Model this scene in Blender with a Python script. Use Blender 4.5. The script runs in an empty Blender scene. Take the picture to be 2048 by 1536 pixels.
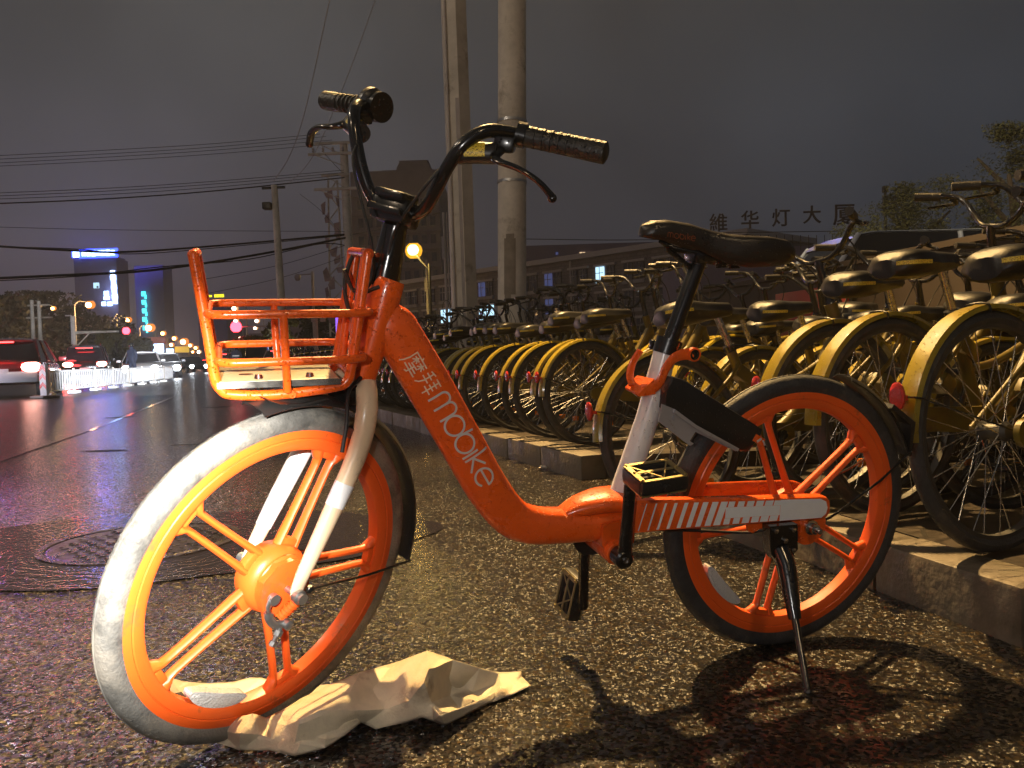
import bpy, bmesh, math, random
import numpy as np
from mathutils import Vector, Matrix, Quaternion
random.seed(7)
C = bpy.context.scene
col = C.collection
R = math.radians
# ------------------------------------------------------------------ camera
F_PX, HY, CAM_H, ROLL = 1657.1, 711.2, 0.664, R(1.8)      # in units of the 2048 x 1536 frame
PITCH = math.atan((768 - HY) / F_PX)
cam_d = bpy.data.cameras.new('camera'); cam = bpy.data.objects.new('camera', cam_d); col.objects.link(cam)
cam_d.sensor_width = 36; cam_d.lens = F_PX / 2048 * 36; cam_d.clip_start = 0.05; cam_d.clip_end = 4000
fwv = Vector((0, math.cos(PITCH), -math.sin(PITCH))); upv = Vector((0, math.sin(PITCH), math.cos(PITCH))); rtv = Vector((1, 0, 0))
cx = rtv * math.cos(ROLL) - upv * math.sin(ROLL)
cy = upv * math.cos(ROLL) + rtv * math.sin(ROLL)
cam.matrix_world = Matrix.Translation((0, 0, CAM_H)) @ Matrix((cx, cy, -fwv)).transposed().to_4x4()
C.camera = cam
# ------------------------------------------------------------------ world (night sky lit by the city) and exposure
w = bpy.data.worlds.new('World'); C.world = w; w.use_nodes = True
nt = w.node_tree; N = nt.nodes; Lk = nt.links; N.clear()
wo = N.new('ShaderNodeOutputWorld'); bg = N.new('ShaderNodeBackground'); Lk.new(bg.outputs[0], wo.inputs[0])
tc = N.new('ShaderNodeTexCoord'); sp = N.new('ShaderNodeSeparateXYZ'); Lk.new(tc.outputs['Generated'], sp.inputs[0])
sky = N.new('ShaderNodeTexSky'); sky.sky_type = 'NISHITA'; sky.sun_disc = False; sky.sun_elevation = R(-4); sky.sun_rotation = R(-60)
def ramp(stops, src):
    r = N.new('ShaderNodeValToRGB'); Lk.new(src, r.inputs[0]); e = r.color_ramp.elements
    e[0].position = stops[0][0]; e[0].color = (*stops[0][1], 1); e[1].position = stops[-1][0]; e[1].color = (*stops[-1][1], 1)
    for p, c in stops[1:-1]:
        k = e.new(p); k.color = (*c, 1)
    return r
# elevation ramps for the city side (left) and the dark side (right)
rl = ramp([(0.0, (.200, .110, .130)), (.05, (.132, .102, .132)), (.16, (.094, .086, .098)), (.30, (.074, .073, .074)), (.48, (.056, .056, .052))], sp.outputs['Z'])
rr = ramp([(0.0, (.046, .050, .066)), (.12, (.030, .037, .050)), (.3, (.029, .034, .042)), (.5, (.029, .031, .032))], sp.outputs['Z'])
mr = N.new('ShaderNodeMapRange'); mr.inputs[1].default_value = -.55; mr.inputs[2].default_value = .45; Lk.new(sp.outputs['X'], mr.inputs[0])
mx = N.new('ShaderNodeMix'); mx.data_type = 'RGBA'; Lk.new(mr.outputs[0], mx.inputs[0]); Lk.new(rl.outputs[0], mx.inputs[6]); Lk.new(rr.outputs[0], mx.inputs[7])
nz = N.new('ShaderNodeTexNoise'); nz.inputs['Scale'].default_value = 2.2; nz.inputs['Detail'].default_value = 3; Lk.new(tc.outputs['Generated'], nz.inputs[0])
mrn = N.new('ShaderNodeMapRange'); mrn.inputs[1].default_value = .3; mrn.inputs[2].default_value = .7; mrn.inputs[3].default_value = .62; mrn.inputs[4].default_value = 1.5; Lk.new(nz.outputs[0], mrn.inputs[0])
ml = N.new('ShaderNodeVectorMath'); ml.operation = 'SCALE'; Lk.new(mx.outputs[2], ml.inputs[0]); Lk.new(mrn.outputs[0], ml.inputs['Scale'])
ad = N.new('ShaderNodeVectorMath'); ad.operation = 'MULTIPLY_ADD'; Lk.new(sky.outputs[0], ad.inputs[0]); ad.inputs[1].default_value = (.02, .02, .02); Lk.new(ml.outputs[0], ad.inputs[2])
Lk.new(ad.outputs[0], bg.inputs[0]); bg.inputs[1].default_value = 1.0
C.view_settings.view_transform = 'Standard'; C.view_settings.look = 'None'; C.view_settings.exposure = 0.0; C.view_settings.gamma = 1
C.cycles.use_denoising = True; C.cycles.max_bounces = 6; C.cycles.diffuse_bounces = 2; C.cycles.glossy_bounces = 3; C.cycles.transmission_bounces = 4
C.cycles.use_adaptive_sampling = False; C.cycles.sample_clamp_direct = 12; C.cycles.sample_clamp_indirect = 2; C.cycles.caustics_reflective = False; C.cycles.caustics_refractive = False
# ------------------------------------------------------------------ street lamp, phone torch and added fills that light the place
def lamp(name, kind, loc, energy, color, size=.1, target=None, angle=60, blend=.5):
    d = bpy.data.lights.new(name, kind); o = bpy.data.objects.new(name, d); col.objects.link(o)
    d.energy = energy; d.color = color; o.location = loc
    if kind in ('POINT', 'SPOT'): d.shadow_soft_size = size
    if kind == 'SPOT': d.spot_size = R(angle); d.spot_blend = blend
    if kind == 'AREA': d.size = size
    if target is not None:
        o.rotation_euler = (Vector(target) - Vector(loc)).to_track_quat('-Z', 'Y').to_euler()
    return o
lamp('sodium_street_light', 'SPOT', (-.15, 6.9, 7.45), 11500, (1, .63, .24), .14, (.75, 1.2, 0), 74, .55)
lamp('fill_light_behind', 'POINT', (1.6, -3.6, 4.2), 150, (1, .70, .38), .25)  # added warm fill from behind the camera for the bicycle's near side
lamp('phone_torch', 'SPOT', (-.16, .10, .74), 720, (1, .94, .85), .012, (-.60, 1.25, .47), 33, 1.0)
lamp('phone_torch_spill', 'SPOT', (-.16, .10, .74), 15, (1, .95, .90), .012, (.1, 1.5, .40), 120, .6)
lamp('violet_patch_fill', 'SPOT', (-12.5, 16.0, 5.0), 2600, (.45, .18, 1), .6, (-2.15, 3.35, 0), 3.4, .8)  # added unseen violet spot that colours the wet patch round the manhole
lamp('post_fill_light', 'POINT', (-7.0, 3.2, 7.5), 520, (1, .84, .64), .25)  # added unseen lamp that brightens the two tall posts
lamp('fill_light_left', 'POINT', (-4.2, -1.2, 4.5), 150, (1, .76, .52), .2)  # added fill from the camera's left
# ------------------------------------------------------------------ helpers
def tag(o, label=None, cat=None, group=None, kind=None):
    if label: o['label'] = label
    if cat: o['category'] = cat
    if group: o['group'] = group
    if kind: o['kind'] = kind
    return o
def empty(name, loc=(0, 0, 0), rz=0.0):
    o = bpy.data.objects.new(name, None); col.objects.link(o); o.location = loc; o.rotation_euler = (0, 0, rz); o.empty_display_size = .1
    return o
def thing(name, label, cat, loc=(0, 0, 0), rz=0.0, group=None):
    return tag(empty(name, loc, rz), label, cat, group)
def copy_tree(o, parent=None):
    c = o.copy(); col.objects.link(c); c.parent = parent
    for ch in list(o.children): copy_tree(ch, c)
    return c
def ray(px, py):
    a = (px - 1024) / F_PX; b = (768 - py) / F_PX; c, s = math.cos(ROLL), math.sin(ROLL)
    return fwv + rtv * (c * a + s * b) + upv * (c * b - s * a)
def at(px, py, Y):
    d = ray(px, py); return Vector((0, 0, CAM_H)) + d * (Y / d.y)
def gr(px, py, z=0.0):
    d = ray(px, py); return Vector((0, 0, CAM_H)) + d * ((z - CAM_H) / d.z)
class MB:
    def __init__(s): s.v = []; s.f = []; s.m = []
    def add(s, vs, fs, mi=0):
        b = len(s.v); s.v += [tuple(v) for v in vs]; s.f += [tuple(i + b for i in f) for f in fs]; s.m += [mi] * len(fs); return s
    def loft(s, rings, mi=0, caps=True, closed=False):
        n = len(rings[0]); vs = [p for r in rings for p in r]; fs = []
        m = len(rings)
        for i in range(m if closed else m - 1):
            a = i * n; b = ((i + 1) % m) * n
            for j in range(n):
                k = (j + 1) % n; fs.append((a + j, a + k, b + k, b + j))
        if caps and not closed:
            fs.append(tuple(reversed(range(n)))); fs.append(tuple((m - 1) * n + j for j in range(n)))
        return s.add(vs, fs, mi)
    def tube(s, pts, r, seg=10, mi=0, caps=True, closed=False, up=None, smooth=0):
        pts = [Vector(p) for p in pts]
        rs = r if isinstance(r, (list, tuple)) and len(r) == len(pts) else [r] * len(pts)
        if smooth and not closed: pts, rs = crom(pts, rs, smooth)
        n = len(pts); rings = []; prev = None
        for i in range(n):
            if closed: t = pts[(i + 1) % n] - pts[i - 1]
            elif i == 0: t = pts[1] - pts[0]
            elif i == n - 1: t = pts[-1] - pts[-2]
            else: t = (pts[i + 1] - pts[i]).normalized() + (pts[i] - pts[i - 1]).normalized()
            t.normalize()
            if up is not None: u = Vector(up)
            elif prev is None: u = Vector((0, 0, 1)) if abs(t.z) < .9 else Vector((0, 1, 0))
            else: u = prev
            u = (u - t * u.dot(t)).normalized(); prev = u; b = t.cross(u)
            ra, rb = rs[i] if isinstance(rs[i], (tuple, list)) else (rs[i], rs[i])
            rings.append([pts[i] + u * (ra * math.cos(a)) + b * (rb * math.sin(a)) for a in [2 * math.pi * k / seg for k in range(seg)]])
        return s.loft(rings, mi, caps, closed)
    def box(s, c, size, rot=None, bev=0.0, mi=0):
        c = Vector(c); hx, hy, hz = [q / 2 for q in size]
        if bev <= 0:
            vs = [Vector((x, y, z)) for z in (-hz, hz) for y in (-hy, hy) for x in (-hx, hx)]
            fs = [(0, 2, 3, 1), (4, 5, 7, 6), (0, 1, 5, 4), (2, 6, 7, 3), (0, 4, 6, 2), (1, 3, 7, 5)]
        else:
            bm = bmesh.new(); bmesh.ops.create_cube(bm, size=1)
            for v in bm.verts: v.co = Vector((v.co.x * size[0], v.co.y * size[1], v.co.z * size[2]))
            bmesh.ops.bevel(bm, geom=bm.edges[:], offset=min(bev, min(size) * .45), segments=2, affect='EDGES', profile=.6)
            bm.verts.index_update(); vs = [v.co.copy() for v in bm.verts]; fs = [tuple(v.index for v in f.verts) for f in bm.faces]; bm.free()
        if rot is not None: vs = [rot @ v for v in vs]
        return s.add([v + c for v in vs], fs, mi)
    def lathe(s, prof, c=(0, 0, 0), axis='Y', seg=48, mi=0, closed=False, a0=0, a1=360):
        c = Vector(c); full = abs(a1 - a0) >= 360; rings = []
        n = seg if full else seg + 1
        for k in range(n):
            a = R(a0 + (a1 - a0) * k / seg); ca, sa = math.cos(a), math.sin(a); ring = []
            for r, h in prof:
                if axis == 'Y': ring.append(c + Vector((r * ca, h, r * sa)))
                elif axis == 'Z': ring.append(c + Vector((r * ca, r * sa, h)))
                else: ring.append(c + Vector((h, r * ca, r * sa)))
            rings.append(ring)
        m = len(prof); vs = [p for r_ in rings for p in r_]; fs = []
        for i in range(n if full else n - 1):
            a = i * m; b = ((i + 1) % n) * m
            for j in range(m if closed else m - 1):
                k = (j + 1) % m; fs.append((a + j, b + j, b + k, a + k))
        if not full and closed: fs += [tuple(range(m)), tuple(reversed([(n - 1) * m + j for j in range(m)]))]
        return s.add(vs, fs, mi)
    def prism(s, poly, fn, t0, t1, mi=0):
        n = len(poly); vs = [fn(a, b, t0) for a, b in poly] + [fn(a, b, t1) for a, b in poly]
        fs = [tuple(range(n)), tuple(reversed(range(n, 2 * n)))] + [(j, j + n, (j + 1) % n + n, (j + 1) % n) for j in range(n)]
        return s.add(vs, fs, mi)
    def ball(s, c, r, mi=0, sc=(1, 1, 1), seg=12):
        c = Vector(c); rings = []; k = seg // 2
        for i in range(1, k):
            a = math.pi * i / k
            rings.append([c + Vector((sc[0] * r * math.sin(a) * math.cos(b), sc[1] * r * math.sin(a) * math.sin(b), sc[2] * r * math.cos(a))) for b in [2 * math.pi * j / seg for j in range(seg)]])
        return s.loft(rings, mi)
    def build(s, name, mats, parent=None, angle=40, flat=False):
        me = bpy.data.meshes.new(name); me.from_pydata(s.v, [], s.f)
        if not isinstance(mats, (list, tuple)): mats = [mats]
        for m in mats: me.materials.append(m)
        me.polygons.foreach_set('material_index', s.m)
        me.validate(); bm = bmesh.new(); bm.from_mesh(me); bmesh.ops.recalc_face_normals(bm, faces=bm.faces[:]); bm.to_mesh(me); bm.free()
        if not flat:
            me.polygons.foreach_set('use_smooth', [True] * len(me.polygons)); me.set_sharp_from_angle(angle=R(angle))
        o = bpy.data.objects.new(name, me); col.objects.link(o); o.parent = parent
        return o
def crom(pts, rs, k):
    out = []; ro = []
    n = len(pts)
    for i in range(n - 1):
        p0 = pts[i - 1] if i > 0 else pts[0] * 2 - pts[1]; p1 = pts[i]; p2 = pts[i + 1]; p3 = pts[i + 2] if i + 2 < n else pts[-1] * 2 - pts[-2]
        for j in range(k):
            t = j / k
            out.append(.5 * ((2 * p1) + (p2 - p0) * t + (2 * p0 - 5 * p1 + 4 * p2 - p3) * t * t + (3 * p1 - p0 - 3 * p2 + p3) * t ** 3))
            a, b = rs[i], rs[i + 1]
            ro.append(tuple(x + (y - x) * t for x, y in zip(a, b)) if isinstance(a, (tuple, list)) else a + (b - a) * t)
    out.append(pts[-1]); ro.append(rs[-1]); return out, ro
# ------------------------------------------------------------------ materials
def mat(name, color, rough=.5, metal=0.0, var=0.0, vscale=8, bump=0.0, bscale=60, rvar=0.0, coat=0.0, emit=None, estr=0.0, dirt=None, dscale=5, dthr=.58, spec=None, drops=0.0):
    m = bpy.data.materials.new(name); m.use_nodes = True; t = m.node_tree; b = t.nodes['Principled BSDF']; nn = t.nodes.new; lk = t.links.new
    b.inputs['Base Color'].default_value = (*color, 1); b.inputs['Roughness'].default_value = rough; b.inputs['Metallic'].default_value = metal
    if coat: b.inputs['Coat Weight'].default_value = coat; b.inputs['Coat Roughness'].default_value = .08
    if spec is not None: b.inputs['Specular IOR Level'].default_value = spec
    if emit: b.inputs['Emission Color'].default_value = (*emit, 1); b.inputs['Emission Strength'].default_value = estr
    tcn = nn('ShaderNodeTexCoord'); src = None
    if var or rvar or dirt:
        n1 = nn('ShaderNodeTexNoise'); n1.inputs['Scale'].default_value = vscale; n1.inputs['Detail'].default_value = 6; n1.inputs['Roughness'].default_value = .62
        lk(tcn.outputs['Object'], n1.inputs[0])
    if var:
        r1 = nn('ShaderNodeMapRange'); r1.inputs[1].default_value = .3; r1.inputs[2].default_value = .7; r1.inputs[3].default_value = 1 - var; r1.inputs[4].default_value = 1 + var; lk(n1.outputs[0], r1.inputs[0])
        sc = nn('ShaderNodeVectorMath'); sc.operation = 'SCALE'; sc.inputs[0].default_value = color; lk(r1.outputs[0], sc.inputs['Scale']); src = sc.outputs[0]
    if dirt:
        n2 = nn('ShaderNodeTexNoise'); n2.inputs['Scale'].default_value = dscale; n2.inputs['Detail'].default_value = 8; n2.inputs['Roughness'].default_value = .7; lk(tcn.outputs['Object'], n2.inputs[0])
        r2 = nn('ShaderNodeMapRange'); r2.inputs[1].default_value = dthr - .06; r2.inputs[2].default_value = dthr + .06; lk(n2.outputs[0], r2.inputs[0])
        mm = nn('ShaderNodeMix'); mm.data_type = 'RGBA'; lk(r2.outputs[0], mm.inputs[0]); mm.inputs[6].default_value = (*color, 1); mm.inputs[7].default_value = (*dirt, 1)
        if src: lk(src, mm.inputs[6])
        src = mm.outputs[2]
    if src: lk(src, b.inputs['Base Color'])
    if rvar:
        r3 = nn('ShaderNodeMapRange'); r3.inputs[1].default_value = .3; r3.inputs[2].default_value = .7; r3.inputs[3].default_value = max(.02, rough - rvar); r3.inputs[4].default_value = min(1, rough + rvar); lk(n1.outputs[0], r3.inputs[0]); lk(r3.outputs[0], b.inputs['Roughness'])
    nrm = None
    if bump:
        n3 = nn('ShaderNodeTexNoise'); n3.inputs['Scale'].default_value = bscale; n3.inputs['Detail'].default_value = 5; lk(tcn.outputs['Object'], n3.inputs[0])
        bp = nn('ShaderNodeBump'); bp.inputs['Strength'].default_value = bump; bp.inputs['Distance'].default_value = .01; lk(n3.outputs[0], bp.inputs['Height']); nrm = bp.outputs[0]
    if drops:   # small rain drops standing on the paint
        v = nn('ShaderNodeTexVoronoi'); v.inputs['Scale'].default_value = 190; lk(tcn.outputs['Object'], v.inputs[0])
        r4 = nn('ShaderNodeMapRange'); r4.inputs[1].default_value = .34; r4.inputs[2].default_value = .05; lk(v.outputs['Distance'], r4.inputs[0])
        vc = nn('ShaderNodeSeparateColor'); lk(v.outputs['Color'], vc.inputs[0])
        g = nn('ShaderNodeMath'); g.operation = 'GREATER_THAN'; g.inputs[1].default_value = 1 - drops; lk(vc.outputs[0], g.inputs[0])
        mu = nn('ShaderNodeMath'); mu.operation = 'MULTIPLY'; lk(r4.outputs[0], mu.inputs[0]); lk(g.outputs[0], mu.inputs[1])
        bp = nn('ShaderNodeBump'); bp.inputs['Strength'].default_value = 1; bp.inputs['Distance'].default_value = .0022; lk(mu.outputs[0], bp.inputs['Height'])
        if nrm: lk(nrm, bp.inputs['Normal'])
        nrm = bp.outputs[0]
    if nrm: lk(nrm, b.inputs['Normal'])
    return m
def glow(name, color, s):
    m = bpy.data.materials.new(name); m.use_nodes = True; t = m.node_tree; t.nodes.clear()
    e = t.nodes.new('ShaderNodeEmission'); e.inputs[0].default_value = (*color, 1); e.inputs[1].default_value = s
    o = t.nodes.new('ShaderNodeOutputMaterial'); t.links.new(e.outputs[0], o.inputs[0]); return m
M = {}
M['orange'] = mat('orange_paint', (.88, .118, .010), .28, coat=.5, var=.05, rvar=.06, bump=.02, drops=.75, dirt=(.30, .07, .02), dscale=15, dthr=.685)
M['orange_rim'] = mat('orange_rim_paint', (.90, .122, .016), .38, coat=.2, var=.07, rvar=.08, bump=.03, dirt=(.28, .08, .03), dscale=12, dthr=.63)
M['white'] = mat('white_paint', (.74, .71, .70), .25, coat=.5, var=.05, rvar=.05, drops=.3, dirt=(.55, .10, .03), dscale=20, dthr=.72)
M['reflect'] = mat('white_reflective_film', (.86, .86, .88), .35, var=.03, vscale=40)
M['cream'] = mat('cream_fork_paint', (.80, .60, .40), .33, coat=.3, var=.08, rvar=.08, bump=.03, dirt=(.35, .22, .14), dscale=14, dthr=.66)
M['rubber_dusty'] = mat('dusty_tyre_rubber', (.10, .098, .092), .7, var=.5, vscale=26, bump=.25, bscale=220, dirt=(.20, .185, .16), dscale=7, dthr=.52)
M['rubber'] = mat('tyre_rubber', (.035, .035, .038), .62, var=.35, vscale=30, bump=.25, bscale=220, dirt=(.10, .085, .065), dscale=9, dthr=.60)
M['black'] = mat('black_metal_paint', (.009, .0085, .008), .22, coat=.6, rvar=.08, bump=.02, drops=.35)
M['plastic'] = mat('black_plastic', (.016, .015, .015), .42, var=.2, bump=.05, rvar=.12, drops=.2)
M['grip'] = mat('black_rubber_grip', (.018, .016, .014), .45, bump=.25, bscale=160, drops=.5)
M['leather'] = mat('black_saddle_cover', (.020, .016, .012), .33, bump=.06, bscale=240, rvar=.12, drops=.3, var=.2)
M['saddle_dull'] = mat('worn_black_saddle', (.009, .008, .007), .36, bump=.06, bscale=200, rvar=.12, var=.3)
M['chrome'] = mat('chromed_steel', (.62, .60, .57), .22, 1.0, rvar=.12, bump=.03)
M['alu'] = mat('cast_aluminium', (.42, .42, .42), .38, .9, rvar=.1, bump=.08, bscale=120)
M['galv'] = mat('galvanised_bracket', (.45, .45, .48), .45, .5, var=.15, dirt=(.22, .12, .06), dscale=30, dthr=.68, bump=.06)
M['gold'] = mat('brass_coloured_plate', (.50, .40, .18), .35, .8, rvar=.12)
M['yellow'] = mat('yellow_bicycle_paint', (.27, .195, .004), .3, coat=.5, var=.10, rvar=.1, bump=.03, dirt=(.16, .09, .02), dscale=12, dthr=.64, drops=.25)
M['yellow_shaded'] = mat('shaded_yellow_paint', (.10, .070, .004), .38, coat=.3, var=.2, rvar=.1, bump=.03, dirt=(.10, .06, .02), dscale=12, dthr=.60)  # darker copy of the yellow paint, with the shade among the bicycles put in
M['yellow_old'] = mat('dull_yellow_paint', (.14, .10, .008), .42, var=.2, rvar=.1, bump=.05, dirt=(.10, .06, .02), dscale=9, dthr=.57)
M['spoke'] = mat('steel_spokes', (.60, .60, .62), .25, 1.0, rvar=.1)
M['rim_dull'] = mat('dull_wheel_rim', (.05, .048, .045), .5, .3, var=.3)
M['red_refl'] = mat('red_reflector', (.62, .03, .02), .15, coat=1, bump=.5, bscale=260)
M['amber'] = mat('amber_reflector', (.75, .20, .01), .18, coat=1, bump=.4, bscale=260)
M['clear_refl'] = mat('clear_reflector', (.70, .68, .66), .12, coat=1, bump=.6, bscale=240)
def sticker_mat():
    m = mat('yellow_sticker', (.75, .55, .05), .45); t = m.node_tree; b = t.nodes['Principled BSDF']
    tcn = t.nodes.new('ShaderNodeTexCoord'); br = t.nodes.new('ShaderNodeTexNoise'); br.inputs['Scale'].default_value = 420; br.inputs['Detail'].default_value = 2
    t.links.new(tcn.outputs['Object'], br.inputs[0]); cr = t.nodes.new('ShaderNodeValToRGB'); t.links.new(br.outputs[0], cr.inputs[0])
    cr.color_ramp.elements[0].position = .40; cr.color_ramp.elements[0].color = (.20, .12, .01, 1); cr.color_ramp.elements[1].position = .50; cr.color_ramp.elements[1].color = (.78, .56, .05, 1)
    t.links.new(cr.outputs[0], b.inputs['Base Color']); return m
M['sticker'] = sticker_mat()
M['decal'] = mat('pale_lettering', (.62, .56, .54), .4)
M['decal_warm'] = mat('pale_peach_lettering', (.86, .62, .44), .4)
M['plate'] = mat('beige_solar_plate', (.42, .36, .24), .3, coat=.5, var=.12, vscale=14, drops=.4)
M['cloth'] = mat('dirty_woven_sack', (.78, .68, .50), .72, var=.2, vscale=10, bump=.2, bscale=260, dirt=(.30, .20, .11), dscale=5, dthr=.60)
M['concrete'] = mat('concrete_pole', (.60, .54, .47), .8, var=.32, vscale=2.2, bump=.3, bscale=26, dirt=(.16, .13, .10), dscale=1.1, dthr=.60)
M['pole_metal'] = mat('painted_pole_metal', (.50, .45, .39), .6, var=.28, vscale=1.6, bump=.08, dirt=(.20, .16, .12), dscale=2, dthr=.62)
M['kerb'] = mat('kerb_stone', (.105, .085, .062), .55, var=.4, vscale=9, bump=.5, bscale=34, rvar=.2, dirt=(.10, .085, .06), dscale=5, dthr=.56)
M['wire'] = mat('black_cable', (.012, .012, .013), .6)
M['wall_brown'] = mat('brown_painted_wall', (.030, .019, .012), .7, var=.15, vscale=3, bump=.1, bscale=12)
M['red_panel'] = mat('faded_red_board', (.28, .032, .022), .6, var=.15, vscale=5, bump=.05)
M['glass_dark'] = mat('dark_glass', (.008, .009, .012), .06, spec=.8)
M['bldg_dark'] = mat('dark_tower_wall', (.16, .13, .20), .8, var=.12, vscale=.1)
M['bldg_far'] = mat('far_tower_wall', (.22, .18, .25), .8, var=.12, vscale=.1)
M['bldg_stone'] = mat('grey_stone_building', (.20, .17, .18), .8, var=.2, vscale=.3)
M['trim'] = mat('pale_window_trim', (.42, .38, .38), .7, var=.1)
M['bark'] = mat('tree_bark', (.08, .055, .035), .9, var=.3, bump=.5, bscale=12)
M['skin'] = mat('skin', (.45, .26, .18), .5)
M['jacket'] = mat('dark_blue_jacket', (.02, .028, .06), .7, var=.2)
M['trousers'] = mat('dark_trousers', (.015, .015, .018), .8)
def leaf(name, c):
    m = mat(name, c, .5, var=.5, vscale=1.3); t = m.node_tree; b = t.nodes['Principled BSDF']; return m
M['leaf_dark'] = leaf('dark_leaves', (.030, .032, .014)); M['leaf_lamplit'] = leaf('lamplit_leaves', (.11, .09, .018)); M['leaf_right'] = leaf('olive_leaves', (.10, .095, .035))  # the gold leaf colour carries the lamp light on the foliage
M['lampglow'] = glow('sodium_glow', (1, .50, .16), 22); M['lampglow_y'] = glow('yellow_lamp_glow', (1, .62, .10), 60); M['lampwhite'] = glow('white_lamp_glow', (1, .85, .65), 22)
M['halo_warm'] = glow('lamp_halo_glow', (1, .30, .05), 1.1); M['halo_white'] = glow('pale_lamp_halo_glow', (1, .50, .22), 1.0)  # emission for the halos painted round the lamps
M['red_glow'] = glow('red_signal_glow', (1, .03, .05), 14); M['tail'] = glow('tail_lamp_glow', (1, .03, .03), 16); M['tailhot'] = glow('tail_lamp_core', (1, .45, .35), 20)
M['head'] = glow('headlamp_glow', (.85, .93, 1), 60); M['blue_glow'] = glow('blue_sign_glow', (.03, .06, 1), 8); M['ice_glow'] = glow('ice_blue_sign_glow', (.40, .62, 1), 7)
M['cyan_glow'] = glow('cyan_sign_glow', (.05, .75, .85), 4); M['yellow_led'] = glow('yellow_led', (1, .85, .02), 2.2); M['win_lit'] = glow('lit_window', (.50, .80, 1), 1.6)
M['win_dim'] = glow('dim_window', (.14, .17, .42), .35); M['win_warm'] = glow('warm_window', (1, .7, .4), .9); M['purple_glow'] = glow('purple_sign_glow', (.30, .12, 1), 1.6)
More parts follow.
